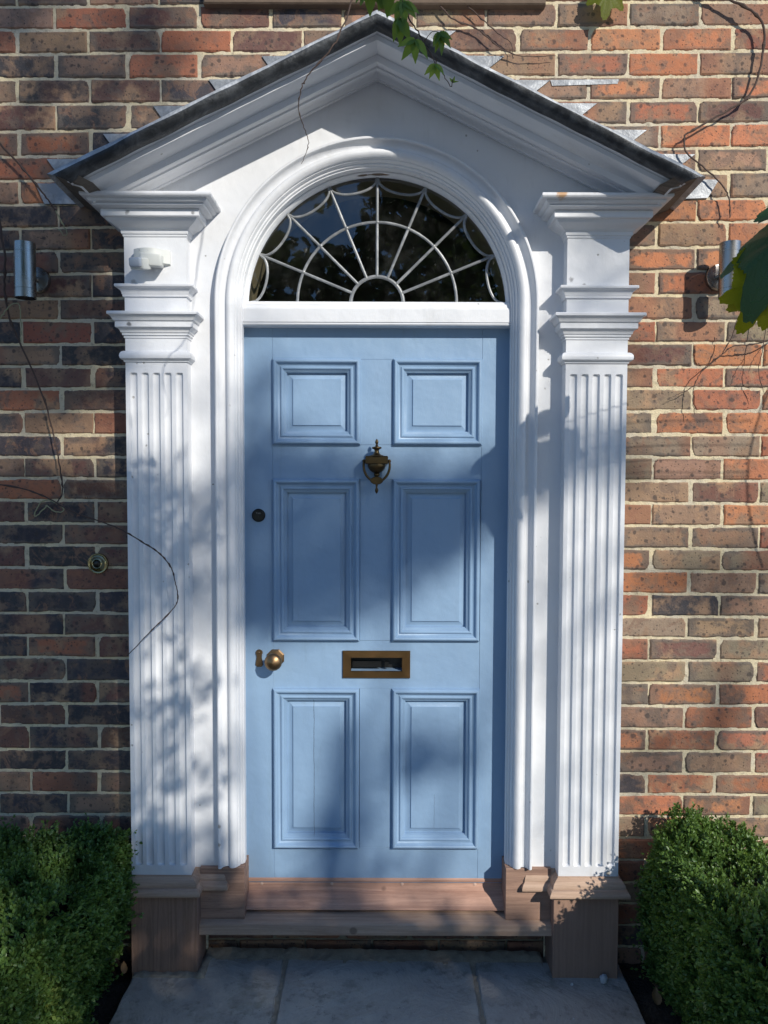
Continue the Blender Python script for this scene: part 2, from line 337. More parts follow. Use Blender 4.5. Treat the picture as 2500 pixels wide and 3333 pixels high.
VINELEAF = leaf_mat('vine_leaf_green', (0.08, 0.115, 0.010), (0.13, 0.17, 0.010), (0.15, 0.19, 0.012), 0.55, 0.5, (0.36, 0.42, 0.01), True)
VINESHADED = leaf_mat('vine_leaf_shaded', (0.035, 0.085, 0.025), (0.045, 0.105, 0.030), (0.04, 0.08, 0.025), 0.5, 0.10, (0.10, 0.2, 0.03), True)  # vine leaf darkened in colour to stand in for shade on it
CREEPER = leaf_mat('creeper_leaf', (0.07, 0.15, 0.022), (0.13, 0.24, 0.04), (0.20, 0.30, 0.05), 0.45, 0.4, (0.34, 0.5, 0.06))
TREELEAF = leaf_mat('tree_leaf', (0.03, 0.065, 0.018), (0.05, 0.10, 0.022), (0.07, 0.13, 0.03), 0.5, 0.15)
BARK = simple('vine_bark', (0.075, 0.048, 0.038), 0.85, 0.3, 60, 0.002)
STEMGREEN = simple('pale_green_stem', (0.30, 0.30, 0.17), 0.6, 0.2, 60)
TRUNK = simple('tree_bark', (0.09, 0.07, 0.05), 0.95, 0.35, 12, 0.02)
DEADLEAF = simple('dry_leaf', (0.20, 0.125, 0.06), 0.8, 0.4, 50)
PEBBLE = simple('pale_stone', (0.50, 0.52, 0.54), 0.8, 0.25, 60, 0.004)
CONC = simple('damp_mortar', (0.27, 0.235, 0.18), 0.95, 0.4, 40, 0.006)
SILLSTONE = simple('brown_sill', (0.14, 0.10, 0.07), 0.9, 0.3, 25, 0.004)

# ------------------------------------------------------------------ brick house wall
ZL = [3.006, 2.935, 2.861, 2.784, 2.705, 2.622, 2.543, 2.468, 2.393, 2.318, 2.245, 2.172, 2.095, 2.025, 1.949, 1.877, 1.807, 1.732, 1.658, 1.586, 1.517, 1.445, 1.370, 1.299, 1.226, 1.150, 1.075, 1.002, 0.928, 0.849, 0.775, 0.702, 0.622, 0.550, 0.476, 0.402]
ZR = [3.027, 2.951, 2.875, 2.798, 2.726, 2.651, 2.575, 2.499, 2.416, 2.343, 2.264, 2.189, 2.112, 2.032, 1.960, 1.884, 1.814, 1.741, 1.665, 1.591, 1.516, 1.442, 1.369, 1.294, 1.221, 1.145, 1.071, 0.999, 0.925, 0.852, 0.775, 0.697, 0.624, 0.548, 0.476, 0.403]
for k in range(5): ZL.insert(0, ZL[0] + 0.0745); ZR.insert(0, ZR[0] + 0.0745)
for k in range(8): ZL.append(ZL[-1] - 0.0742); ZR.append(ZR[-1] - 0.0742)
PARITY = 5   # course index 5 is the topmost one seen (joints of kind A)
def joint_z(i, x):
    t = min(max((x + 1.0) / 2.0, -0.2), 1.2)
    return ZL[i] * (1 - t) + ZR[i] * t + 0.0022 * noise.noise(Vector((x * 3.1, i * 1.7, 0.3)))
XW0, XW1, ZTOP = -2.6, 2.6, 3.33
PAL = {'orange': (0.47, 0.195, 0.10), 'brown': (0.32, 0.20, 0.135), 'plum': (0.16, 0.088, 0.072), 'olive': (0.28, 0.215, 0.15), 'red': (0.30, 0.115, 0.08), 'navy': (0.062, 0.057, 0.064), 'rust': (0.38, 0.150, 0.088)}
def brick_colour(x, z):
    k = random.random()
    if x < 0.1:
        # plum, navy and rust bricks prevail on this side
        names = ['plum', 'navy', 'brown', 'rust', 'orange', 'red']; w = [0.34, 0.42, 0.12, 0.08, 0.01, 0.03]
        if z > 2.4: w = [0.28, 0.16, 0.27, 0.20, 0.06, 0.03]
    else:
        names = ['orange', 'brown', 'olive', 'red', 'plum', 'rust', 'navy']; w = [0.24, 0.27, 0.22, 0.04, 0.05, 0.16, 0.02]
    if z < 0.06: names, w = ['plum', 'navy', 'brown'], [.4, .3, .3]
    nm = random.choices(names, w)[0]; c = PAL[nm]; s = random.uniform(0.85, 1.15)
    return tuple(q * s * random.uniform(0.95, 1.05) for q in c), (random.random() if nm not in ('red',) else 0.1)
bv, bf, acol, aseed, aring, au_, av_ = [], [], [], [], [], [], []
NX, NZ = 20, 6
def inside_opening(xa, xb, za, zb): return xb > -0.50 and xa < 0.50 and zb < 2.5 and za > 0.06 and xa > -0.50 - 0.0 and xb < 0.50 or (xa > -0.62 and xb < 0.62 and za > 0.06 and zb < 2.45)
for i in range(len(ZL) - 1):
    kindA = ((i - PARITY) % 2 == 0)
    x = (-1.020 if kindA else -1.1425) - 0.2268 * 7
    while x < XW1:
        xa = x + random.uniform(-0.004, 0.004) + 0.0045; xb = x + 0.2268 + random.uniform(-0.003, 0.003) - 0.0045
        x += 0.2268
        xm = (xa + xb) / 2; za = joint_z(i + 1, xm); zb = joint_z(i, xm)
        if xa < XW0 or zb > ZTOP + 0.4 or inside_opening(xa, xb, za, zb): continue
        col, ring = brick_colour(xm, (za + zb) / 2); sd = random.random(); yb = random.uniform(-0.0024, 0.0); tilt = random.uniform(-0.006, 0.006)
        n0 = len(bv)
        us = np.concatenate([[-1, -0.965, -0.90], np.linspace(-0.75, 0.75, NX - 6), [0.90, 0.965, 1]]); ws = np.array([-1, -0.86, -0.4, 0.0, 0.4, 0.86, 1.0]); chip = [random.random() < .16 for _ in range(4)]
        g = 0.0043
        for jv, w in enumerate(ws):
            for ju, u in enumerate(us):
                px = (xa + xb) / 2 + u * (xb - xa) / 2
                z0 = joint_z(i + 1, px) + g; z1 = joint_z(i, px) - g
                pz = (z0 + z1) / 2 + w * (z1 - z0) / 2
                edge = (abs(u) > 0.99) or (abs(w) > 0.99)
                nn = noise.noise(Vector((px * 40, pz * 40, sd * 50))); n2 = noise.noise(Vector((px * 90 + 7, pz * 90, sd * 50)))
                if abs(w) > 0.99: pz += (0.0019 * nn + 0.0012 * n2) * 1.0
                if abs(u) > 0.99: px += 0.0020 * n2
                cq = (u > 0) + 2 * (w > 0)
                if chip[cq] and abs(u) > .94 and abs(w) > .8: px -= math.copysign(.005, u); pz -= math.copysign(.004, w)
                y = yb + tilt * u * 0.3 + 0.0013 * nn + (0.0034 if edge else 0.0) + (.032 if (za + zb) / 2 < .05 and abs(xm) < .66 else 0)
                bv.append((px, y, pz)); au_.append(u); av_.append(w)
        W = len(us); Hn = len(ws)
        for jv in range(Hn - 1):
            for ju in range(W - 1):
                a = n0 + jv * W + ju; bf.append((a, a + 1, a + W + 1, a + W))
        # sides going back into the mortar
        per = [n0 + q for q in range(W)] + [n0 + q * W + W - 1 for q in range(1, Hn)] + [n0 + (Hn - 1) * W + q for q in range(W - 2, -1, -1)] + [n0 + q * W for q in range(Hn - 2, 0, -1)]
        m0 = len(bv)
        for q in per: bv.append((bv[q][0], 0.05, bv[q][2])); au_.append(au_[q]); av_.append(av_[q])
        for q in range(len(per)): bf.append((per[q], m0 + q, m0 + (q + 1) % len(per), per[(q + 1) % len(per)]))
        cnt = len(bv) - n0
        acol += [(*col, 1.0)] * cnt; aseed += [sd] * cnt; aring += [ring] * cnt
wall = empty('brick_wall', (0, 0, -0.07), 'house wall of mottled red, orange and plum bricks in cream mortar around the porch', 'wall')
bo = mesh_obj('brickwork', bv, bf, BRICK, wall)
def set_attr(me, name, typ, data, dom='POINT'):
    a = me.attributes.new(name, typ, dom)
    a.data.foreach_set('color' if 'COLOR' in typ else 'value', np.asarray(data, dtype=np.float32).ravel())
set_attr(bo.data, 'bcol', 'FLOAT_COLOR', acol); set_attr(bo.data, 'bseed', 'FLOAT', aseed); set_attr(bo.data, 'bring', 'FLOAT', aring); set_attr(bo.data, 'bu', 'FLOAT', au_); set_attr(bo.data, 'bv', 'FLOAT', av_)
bo.data.shade_smooth(); bo.data.set_sharp_from_angle(angle=R(30))
# mortar: a rough sheet slightly behind the brick faces
def fnoise(X, Z, sc, seed, octv=3):
    out = np.zeros_like(X); amp = 1.0; r2 = np.random.default_rng(seed)
    for o in range(octv):
        n = 256; G = r2.standard_normal((n, n)); fx = (X * sc) % n; fz = (Z * sc) % n
        i0 = np.floor(fx).astype(int); j0 = np.floor(fz).astype(int); tx = fx - i0; tz = fz - j0; tx = tx * tx * (3 - 2 * tx); tz = tz * tz * (3 - 2 * tz)
        i0 %= n; j0 %= n; i1 = (i0 + 1) % n; j1 = (j0 + 1) % n
        out += amp * ((G[i0, j0] * (1 - tx) + G[i1, j0] * tx) * (1 - tz) + (G[i0, j1] * (1 - tx) + G[i1, j1] * tx) * tz); amp *= 0.5; sc *= 2
    return out
def grid_mesh(name, xs, zs, Y, mat, parent, hole=None):
    nx, nz = len(xs), len(zs); X, Z = np.meshgrid(xs, zs, indexing='ij'); P = np.stack([X, Y(X, Z), Z], -1).reshape(-1, 3)
    I, J = np.meshgrid(np.arange(nx - 1), np.arange(nz - 1), indexing='ij'); a = (I * nz + J).ravel(); F = np.stack([a, a + nz, a + nz + 1, a + 1], -1)
    if hole is not None:
        cx = P[a, 0]; cz = P[a, 2]; keep = ~hole(cx, cz); F = F[keep]
    me = bpy.data.meshes.new(name); me.vertices.add(len(P)); me.vertices.foreach_set('co', P.astype(np.float32).ravel())
    me.loops.add(F.size); me.loops.foreach_set('vertex_index', F.astype(np.int32).ravel()); me.polygons.add(len(F)); me.polygons.foreach_set('loop_start', np.arange(0, F.size, 4, dtype=np.int32))
    me.update(calc_edges=True); me.validate(); me.materials.append(mat); me.shade_smooth()
    o = bpy.data.objects.new(name, me); C.objects.link(o)
    if parent is not None: o.parent = parent; o.matrix_parent_inverse = Matrix.Translation(parent_loc(parent)).inverted()
    return o
xs = np.concatenate([np.arange(XW0, -1.35, 0.02), np.arange(-1.35, 1.35, 0.0055), np.arange(1.35, XW1, 0.02)]); zs = np.arange(-0.12, 3.45, 0.0055)
grid_mesh('mortar', xs, zs, lambda X, Z: np.maximum(0.0016, 0.0028 + 0.0010 * fnoise(X, Z, 45, 3) + 0.0007 * fnoise(X, Z, 160, 5, 1)), MORTAR, wall, hole=lambda x, z: ((abs(x) < 0.47) & (z > 0.05) & (z < 2.5)) | ((abs(x) < .56) & (z < .06)))
MB().box(-.60, .60, .041, .06, -.12, .06).build('recessed_mortar', CONC, wall)
MB().box(XW0, -0.62, 0.03, 0.24, -0.12, 3.45).box(0.62, XW1, 0.03, 0.24, -0.12, 3.45).box(-0.62, 0.62, 0.03, 0.24, 2.56, 3.45).build('wall_core', MORTAR, wall)
# window sill above
si = MB().box(-0.545, 0.525, -0.030, 0.03, 3.000, 3.06, 0.004).build('window_sill', SILLSTONE, wall)

# ------------------------------------------------------------------ door surround
sur = empty('door_surround', (0, -0.1, -0.07), 'white painted timber door surround with fluted pilasters, arch and pointed lead-edged hood', 'door surround')
RA, ZC = 0.505, 2.070
SL = 0.487
# back board with the arched opening
V, F = [], []; NA = 72; Yp = -0.05
def topz(x): return 2.764 - SL * abs(x) + 0.01
ins = []
for k in range(NA + 1):
    a = math.pi * k / NA; ins.append((RA - 0.008) * Vector((math.cos(a), math.sin(a))) + Vector((0, ZC)))
for p in ins: V.append((p.x, Yp, p.y)); V.append((p.x, Yp, max(topz(p.x), p.y + 0.001)))
for k in range(NA): F.append((2 * k, 2 * k + 1, 2 * k + 3, 2 * k + 2))
for s in (1, -1):
    xa, xb = s * (RA - 0.008), s * 0.77; n = len(V)
    V += [(xa, Yp, 0.2), (xb, Yp, 0.2), (xa, Yp, ZC), (xb, Yp, ZC), (xa, Yp, topz(xa)), (xb, Yp, topz(xb))]
    F += [(n, n + 1, n + 3, n + 2), (n + 2, n + 3, n + 5, n + 4)]
mesh_obj('back_board', V, F, WHITE, sur)
# arch moulding, swept up one side, round the arch and down the other
def arch_sweep(prof, zb, name, mat, parent, zb_f=None, NA=72):
    V, F = [], []; n = len(prof)
    path = [('s', 1, t) for t in np.linspace(0, 1, 14)[:-1]] + [('a', math.pi * k / NA, 0) for k in range(NA + 1)] + [('s', -1, t) for t in np.linspace(1, 0, 14)[1:]]
    for kind, a, t in path:
        for (r, y) in prof:
            if kind == 's':
                z0 = zb if zb_f is None else zb_f(r); V.append((a * r, y, z0 + (ZC - z0) * t))
            else: V.append((r * math.cos(a), y, ZC + r * math.sin(a)))
    for i in range(len(path) - 1):
        for j in range(n - 1): F.append((i * n + j, i * n + j + 1, (i + 1) * n + j + 1, (i + 1) * n + j))
    return mesh_obj(name, V, F, mat, parent, smooth=32)
prof = [(.508, -.048), (.507, -.074), (.5055, -.0795), (.502, -.082), (.498, -.0815), (.4955, -.079), (.494, -.073), (.490, -.067), (.485, -.0625), (.480, -.0605), (.4755, -.0605), (.473, -.0615),
        (.4725, -.0655), (.470, -.0695), (.465, -.0725), (.459, -.0725), (.453, -.069), (.448, -.064), (.4455, -.060), (.4452, -.056), (.4425, -.0555), (.440, -.050), (.4385, -.046), (.4382, -.0425), (.434, -.042), (.4315, -.0385), (.4312, -.035), (.4275, -.0345), (.4268, -.032), (.4268, -.008)]
arch_sweep(prof, 0.25, 'arch_moulding', WHITE, sur, zb_f=lambda r: 0.262 - (0.505 - r) * 0.05)
# inner jamb and fanlight stop
arch_sweep([(.4268, -.008), (.4345, -.0075), (.4345, .075)], 0.085, 'door_jamb', WHITE, sur)
# transom between door and fanlight
V, F = [], []
tp = [(.05, 2.007), (-.004, 2.007), (-.0085, 2.0085), (-.011, 2.012), (-.0085, 2.0155), (-.0065, 2.0165), (-.0065, 2.0175), (-.011, 2.018), (-.011, 2.0585), (-.0085, 2.0595), (-.0085, 2.0625), (-.005, 2.066), (-.003, 2.072), (-.003, 2.0755), (.002, 2.077), (.006, 2.0835), (.012, 2.087), (.03, 2.087)]
for x in (-.4343, .4343):
    for y, z in tp: V.append((x, y - (.016 if y < .02 else 0), z))
n = len(tp)
for j in range(n - 1): F.append((j, j + 1, n + j + 1, n + j))
mesh_obj('transom', V, F, WHITE, sur, smooth=35)

def stack(x0, x1, y0, prof, back=0.012):
    """mouldings running round three sides of a pilaster: prof (projection, z)"""
    V, F = [], []
    for p, z in prof:
        V += [(x0 - p, back, z), (x0 - p, y0 - p, z), (x1 + p, y0 - p, z), (x1 + p, back, z)]
    for i in range(len(prof) - 1):
        for k in range(3): F.append((4 * i + k, 4 * i + k + 1, 4 * i + 4 + k + 1, 4 * i + 4 + k))
        F.append((4 * i + 3, 4 * i, 4 * i + 4, 4 * i + 7))
    F.append((3, 2, 1, 0)); m = 4 * (len(prof) - 1); F.append((m, m + 1, m + 2, m + 3)); return V, F
CAP = [(0, 2.258), (.003, 2.262), (.003, 2.266), (.006, 2.268), (.007, 2.272), (.008, 2.279), (.011, 2.280), (.013, 2.283), (.017, 2.286), (.025, 2.290), (.034, 2.295), (.040, 2.300), (.043, 2.3055), (.047, 2.306), (.050, 2.3065), (.052, 2.309), (.052, 2.3275), (.050, 2.3285),
       (.056, 2.3285), (.066, 2.330), (.071, 2.3335), (.072, 2.337), (.070, 2.3385), (.076, 2.340), (.081, 2.344), (.083, 2.348), (.082, 2.3495), (.088, 2.3505), (.096, 2.352), (.0985, 2.356), (.0985, 2.361), (.0965, 2.364)]
UP = [(0, 2.077), (.005, 2.078), (.0055, 2.084), (.007, 2.086), (.0075, 2.089), (.010, 2.095), (.015, 2.101), (.021, 2.103), (.024, 2.105), (.0245, 2.110), (.023, 2.113)]
LOW = [(0, 1.950), (.003, 1.952), (.003, 1.9585), (.007, 1.960), (.0075, 1.966), (.011, 1.968), (.012, 1.973), (.016, 1.978), (.0225, 1.9815), (.0235, 1.983), (.0235, 1.999), (.025, 2.000), (.028, 2.0015), (.030, 2.006), (.034, 2.013), (.039, 2.0165), (.042, 2.018), (.0425, 2.024), (.041, 2.027)]
TOR = [(0, 1.878), (.004, 1.879), (.0045, 1.883), (.009, 1.885), (.0135, 1.889), (.0150, 1.896), (.0140, 1.903), (.010, 1.909), (.004, 1.912), (0, 1.912)]
def pilaster(s):
    xi, xo = 0.5865, 0.7775; x0, x1 = (xi, xo) if s > 0 else (-xo, -xi); Y0 = -0.10
    V, F = [], []
    # shaft front with five flutes
    nfl = 5; cs = [x0 + (x1 - x0) * t for t in (.129, .3125, .497, .682, .870)]
    fw, fd, zb, zt = 0.0118, 0.0085, 0.283, 1.846
    xs = sorted(set([x0, x1] + [round(c + fw * q, 5) for c in cs for q in (-1.0, -.93, -.8, -.55, -.25, 0, .25, .55, .8, .93, 1.0)] + [x0 + .001, x1 - .001]))
    zs = [0.245] + [zb + d for d in (-.001, 0, .0015, .004, .007, .010, .014)] + list(np.linspace(zb + .05, zt - .05, 24)) + [zt - d for d in (.014, .010, .007, .004, .0015, 0, -.001)] + [1.88, 1.95, 2.0, 2.08, 2.12, 2.26]
    for z in zs:
        for x in xs:
            y = Y0
            for c in cs:
                q = abs(x - c) / fw
                if q < 1 and zb < z < zt:
                    e = min(z - zb, zt - z); l = 1.0 if e > fw else math.sqrt(max(0, 1 - ((fw - e) / fw) ** 2)); l = min(1, l * 1.15)
                    hw = q / max(l, 1e-3)
                    if hw < 1: y = Y0 + fd * math.sqrt(1 - hw ** 2.4)
            V.append((x, y, z))
    W = len(xs)
    for j in range(len(zs) - 1):
        for i in range(W - 1): F.append((j * W + i, j * W + i + 1, (j + 1) * W + i + 1, (j + 1) * W + i))
    n = len(V); V += [(x0, Y0, 0.245), (x0, .012, 0.245), (x0, Y0, 2.26), (x0, .012, 2.26), (x1, Y0, 0.245), (x1, .012, 0.245), (x1, Y0, 2.26), (x1, .012, 2.26)]
    F += [(n, n + 1, n + 3, n + 2), (n + 4, n + 6, n + 7, n + 5)]
    sh = mesh_obj('pilaster', V, F, WHITE, sur, smooth=38)
    for nm, pr in (('capital', CAP), ('upper_moulding', UP), ('lower_moulding', LOW), ('neck_bead', TOR)):
        V, F = stack(x0, x1, Y0, pr); mesh_obj(nm, V, F, WHITE, sh, smooth=30)
    return sh
PS = {}
for s in (-1, 1): PS[s] = pilaster(s)

def hood():
    Z0 = 2.768
    wood = [(-.05, -.013), (-.060, -.014), (-.0605, -.0195), (-.076, -.0215), (-.0765, -.0165), (-.084, -.0125), (-.096, -.0115), (-.110, -.014), (-.124, -.0195), (-.136, -.0235), (-.146, -.0235), (-.1465, -.0175), (-.1565, -.0165), (-.157, -.0215), (-.174, -.0225), (-.1775, -.0210), (-.178, -.001), (-.180, 0.0),
            (-.246, 0.0), (-.2495, .002), (-.250, .0165), (-.2475, .0175), (-.262, .0185), (-.2665, .0215), (-.272, .0225)]
    def run(pr, name, mat, parent, closed_back=True, smooth=30, rough=0.0, nseg=2, ends=True, mats=None):
        V, F = [], []
        xsn = [-1] + [-q for q in np.linspace(1, 0, nseg + 1)[1:-1]] + [0] + [q for q in np.linspace(0, 1, nseg + 1)[1:-1]] + [1]
        for t in xsn:
            for y, dz in pr:
                xe = 0.85 + (1.35 * dz if dz > 0 else 0.4 * dz) + 0.0
                x = t * xe; ny = nz_ = 0
                if rough and abs(y) > 0.2: ny = rough * noise.noise(Vector((x * 14, dz * 60, 1.0))); nz_ = rough * noise.noise(Vector((x * 11, dz * 40, 5.0)))
                V.append((x, y + ny, Z0 - SL * abs(x) + dz + nz_))
        n = len(pr)
        for i in range(len(xsn) - 1):
            for j in range(n - 1): F.append((i * n + j, i * n + j + 1, (i + 1) * n + j + 1, (i + 1) * n + j))
        return mesh_obj(name, V, F, mat, parent, smooth=smooth)
    h = run(wood, 'raking_cornice', WHITE, sur)
    leadp = [(-.262, .0185), (-.276, .0145), (-.292, .019), (-.301, .027), (-.306, .037), (-.3055, .0425)]
    leadt = [(-.3055, .0425), (-.3035, .0495), (-.298, .0555), (-.288, .0595), (-.15, .067), (.0, .073)]
    ed = run(leadp, 'lead_edge', LEAD_SHADED, sur, rough=0.0035, nseg=60, smooth=60)
    tp_ = run(leadt, 'lead_roof', LEAD_SUNLIT, sur, rough=0.0035, nseg=60, smooth=60)
    # rough end boards closing the eaves
    for s in (-1, 1):
        V = []
        for y, dz in [(0, .062), (-.28, .048), (-.29, .022), (-.25, .0), (-.178, -.001), (-.178, -.018), (-.05, -.012), (0, -.012)]:
            xe = 0.85 + (1.35 * dz if dz > 0 else 0.4 * dz) - 0.006; V.append((s * xe, y, Z0 - SL * xe + dz))
        n = len(V); V += [(v[0] - s * 0.03, v[1], v[2] + 0.01) for v in V]
        F = [tuple(range(n))] + [(i, (i + 1) % n, n + (i + 1) % n, n + i) for i in range(n)]
        mesh_obj('eaves_board', V, F, EAVES, sur)
    # stepped flashing tucked into the joints
    left = [(-.366, 2.852), (-.535, 2.780), (-.711, 2.697), (-.871, 2.610), (-1.051, 2.531), ]
    right = [(.246, 2.932), (.400, 2.855), (.545, 2.781), (.695, 2.710), (.855, 2.628), (1.009, 2.553)]
    for side, L in ((-1, left), (1, right)):
        mb = MB()
        for (x, z) in L:
            kx_ = .034 if side < 0 else .070
            pts = [(x, z), (x - side * kx_, z - (.047 if side < 0 else .054)), (x - side * (kx_ + .075), z - .052), (x - side * (kx_ + .09), z + .001)]
            V = [(px, -0.0065, pz) for px, pz in pts] + [(px, 0.004, pz) for px, pz in pts]
            mb.add(V, [(0, 1, 2, 3), (0, 4, 5, 1), (3, 7, 4, 0), (1, 5, 6, 2)])
        e = [(-1.089, 2.455), (-1.061, 2.391), (-.958, 2.391), (-.80, 2.40), (-.80, 2.455)] if side < 0 else [(1.087, 2.474), (1.053, 2.417), (.985, 2.414), (.80, 2.41), (.80, 2.474)]
        V = [(px, -0.0075, pz) for px, pz in e] + [(px, 0.004, pz) for px, pz in e]; k = len(e)
        mb.add(V, [tuple(range(k))] + [(i, (i + 1) % k, k + (i + 1) % k, k + i) for i in range(k)])
        if side > 0:
            mb.add([(.547, -.004, 2.783), (.765, -.004, 2.786), (.760, -.004, 2.772), (.553, -.004, 2.765)], [(0, 1, 2, 3)])
        mb.build('stepped_flashing', LEAD_FLASH, sur)
hood()

# timber bases
for s in (-1, 1):
    x0, x1 = (0.570, 0.778) if s > 0 else (-0.778, -0.566)
    pl = MB().box(x0, x1, -0.112, 0.012, -0.085, 0.196, 0.0015).build('plinth', WOOD_DARK, sur)
    pr = [(.000, .193), (.031, .194), (.0325, .197), (.0315, .203), (.028, .210), (.0235, .2165), (.0195, .2185), (.0195, .224), (.0180, .231), (.0135, .238), (.008, .243), (.003, .2465), (.002, .2515), (0, .2520)]
    V, F = stack(.5865 if s > 0 else -.7775, .7775 if s > 0 else -.5865, -.10, pr)
    cap = mesh_obj('plinth_cap', V, F, WOOD, sur, smooth=40)
    # small return cap on the back board and block under the arch moulding
    xa, xb = (.500, .5868) if s > 0 else (-.5868, -.500)
    V, F = [], []
    for p, z in [(.0, .190), (.030, .1905), (.0315, .195), (.030, .203), (.025, .211), (.0185, .2165), (.0185, .222), (.016, .230), (.010, .238), (.004, .245), (.001, .252), (0, .2525)]:
        xi_ = (xa - p * 0.8, xb) if s > 0 else (xa, xb + p * 0.8)
        V += [(xi_[0], -.02, z), (xi_[0], -.052 - p, z), (xi_[1], -.052 - p, z), (xi_[1], -.02, z)]
    m = len(V) // 4
    for i in range(m - 1):
        for k in range(4): F.append((4 * i + k, 4 * i + (k + 1) % 4, 4 * i + 4 + (k + 1) % 4, 4 * i + 4 + k))
    F += [(0, 1, 2, 3), (4 * m - 4, 4 * m - 3, 4 * m - 2, 4 * m - 1)]
    mesh_obj('return_cap', V, F, WOOD, sur, smooth=40)
    xa, xb = (.4245, .5715) if s > 0 else (-.5675, -.4245)
    MB().box(xa, xb, -.064, .04, .0865, .2575, 0.0012).build('moulding_block', WOOD_DARK_H, sur)
# sill of the doorway
prs = [(.05, .094), (-.03, .0875), (-.078, .0845), (-.085, .082), (-.0875, .078), (-.0875, .047), (-.080, .0455), (.05, .0455)]
V = [(x, y, z) for x in (-.5675, .5715) for y, z in prs]; n = len(prs)
F = [(j, (j + 1) % n, n + (j + 1) % n, n + j) for j in range(n)] + [tuple(range(n)), tuple(range(n, 2 * n))]
mesh_obj('door_sill', V, F, WOOD, sur, smooth=40)

# ------------------------------------------------------------------ fanlight
fan = empty('fanlight', (0, 0.02, 2.087), 'half-round fanlight of dark glass with spider-web lead bars above the blue door', 'window')
R2 = 0.4345; V = [(0, .022, 2.080)]; F = []
for k in range(65):
    a = math.pi * k / 64; V.append((R2 * math.cos(a), .022, ZC + R2 * math.sin(a)))
V.append((-R2, .022, 2.08))
F = [(0, k + 1, k + 2) for k in range(65)]
mesh_obj('glass', V, F, GLASS, fan)
# painted stop ring in front of the glass
arch_sweep([(.4345, -.004), (.424, -.003), (.4205, .003), (.4170, .010), (.4165, .021)], 2.06, 'frame', WHITE, fan)
ZF = 2.088
def strip(pts, w, name, closed=False, y0=.0215, h=.0035):
    V, F = [], []; P = [Vector((p[0], p[1])) for p in pts]
    for i, p in enumerate(P):
        t = (P[min(i + 1, len(P) - 1)] - P[max(i - 1, 0)]).normalized(); nn = Vector((-t.y, t.x))
        for q, hh in ((-1, 0), (-.75, .7), (0, 1), (.75, .7), (1, 0)):
            V.append((p.x + nn.x * q * w / 2, y0 - hh * h, p.y + nn.y * q * w / 2))
    for i in range(len(P) - 1):
        for j in range(4): F.append((i * 5 + j, i * 5 + j + 1, (i + 1) * 5 + j + 1, (i + 1) * 5 + j))
    return mesh_obj(name, V, F, CAME, fan, smooth=60)
arc = lambda r, a0, a1, n=40, cx=0, cz=ZF: [(cx + r * math.cos(a0 + (a1 - a0) * k / n), cz + r * math.sin(a0 + (a1 - a0) * k / n)) for k in range(n + 1)]
strip(arc(.085, 0, math.pi), .0115, 'lead_hub')
strip(arc(.258, 0, math.pi), .0092, 'lead_ring')
for k in range(1, 8):
    a = math.pi * k / 8; rt = .408
    strip([(r * math.cos(a) * 1.0, ZF + r * math.sin(a) * (1 - .02)) for r in (.087, .2, .3, rt)], .0090, 'lead_bar', y0=.0212)
for k in range(8):
    a0, a1 = math.pi * k / 8, math.pi * (k + 1) / 8; rt = .413; pts = []
    p0 = Vector((rt * math.cos(a0), rt * math.sin(a0) * .975)); p1 = Vector((rt * math.cos(a1), rt * math.sin(a1) * .975)); mid = (p0 + p1) / 2; inw = -mid.normalized()
    for q in np.linspace(-1, 1, 17):
        pts.append(tuple(mid + (p1 - p0) / 2 * q + inw * (.040 * math.sqrt(max(0, 1 - abs(q) ** 2.2))) + Vector((0, ZF))))
    strip(pts, .0085, 'lead_swag', y0=.0210)
for k in range(1, 8):
    a = math.pi * k / 8; lathe(.258 * math.cos(a), .020, ZF + .258 * math.sin(a), [(.0055, 0), (.005, -.0025), (.002, -.004)], n=10).build('solder_blob', CAME, fan, smooth=50)

# dark hall behind the glass
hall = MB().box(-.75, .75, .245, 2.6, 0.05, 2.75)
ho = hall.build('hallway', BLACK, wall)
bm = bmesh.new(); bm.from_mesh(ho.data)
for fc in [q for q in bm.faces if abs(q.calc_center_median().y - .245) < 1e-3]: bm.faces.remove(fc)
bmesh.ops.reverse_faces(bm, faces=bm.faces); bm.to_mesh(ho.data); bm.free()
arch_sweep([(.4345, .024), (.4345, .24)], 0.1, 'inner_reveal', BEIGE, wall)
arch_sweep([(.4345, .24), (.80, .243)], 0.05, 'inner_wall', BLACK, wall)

# ------------------------------------------------------------------ front door
door = empty('front_door', (0, .045, .1), 'pale blue painted six-panel front door with aged brass fittings', 'door')
YD = .045
PAN = [(-.338, -.053, 1.631, 1.911), (.054, .3425, 1.631, 1.911), (-.339, -.055, .979, 1.517), (.053, .340, .979, 1.517), (-.340, -.0555, .272, .8165), (.0545, .3435, .272, .8165)]
st = MB().box(-.4343, -.3398, YD, YD + .044, .150, 2.024, .0007).box(.3432, .4343, YD, YD + .044, .150, 2.024, .0007)
st.build('stile', BLUE, door)
ra = MB()
HX0, HX1, HZ0, HZ1 = -.0825, .086, .877, .921
ra.add([(x, YD + .0003, z) for x, z in ((-.3394, .8167), (.3428, .8167), (.3428, .9788), (-.3394, .9788), (HX0, HZ0), (HX1, HZ0), (HX1, HZ1), (HX0, HZ1))], [(k, (k + 1) % 4, 4 + (k + 1) % 4, 4 + k) for k in range(4)])
for z0, z1 in ((1.911, 2.024), (1.5172, 1.6308), (.150, .2718)): ra.box(-.3394, .3428, YD + .0003, YD + .0437, z0, z1, .0006)
ra.build('rail', BLUE_RAIL, door)
mu = MB()
for z0, z1 in ((1.6312, 1.9106), (.9792, 1.5168), (.2722, .8163)): mu.box(-.0535, .0535, YD - .0003, YD + .0430, z0, z1, .0006)
mu.build('muntin', BLUE, door)
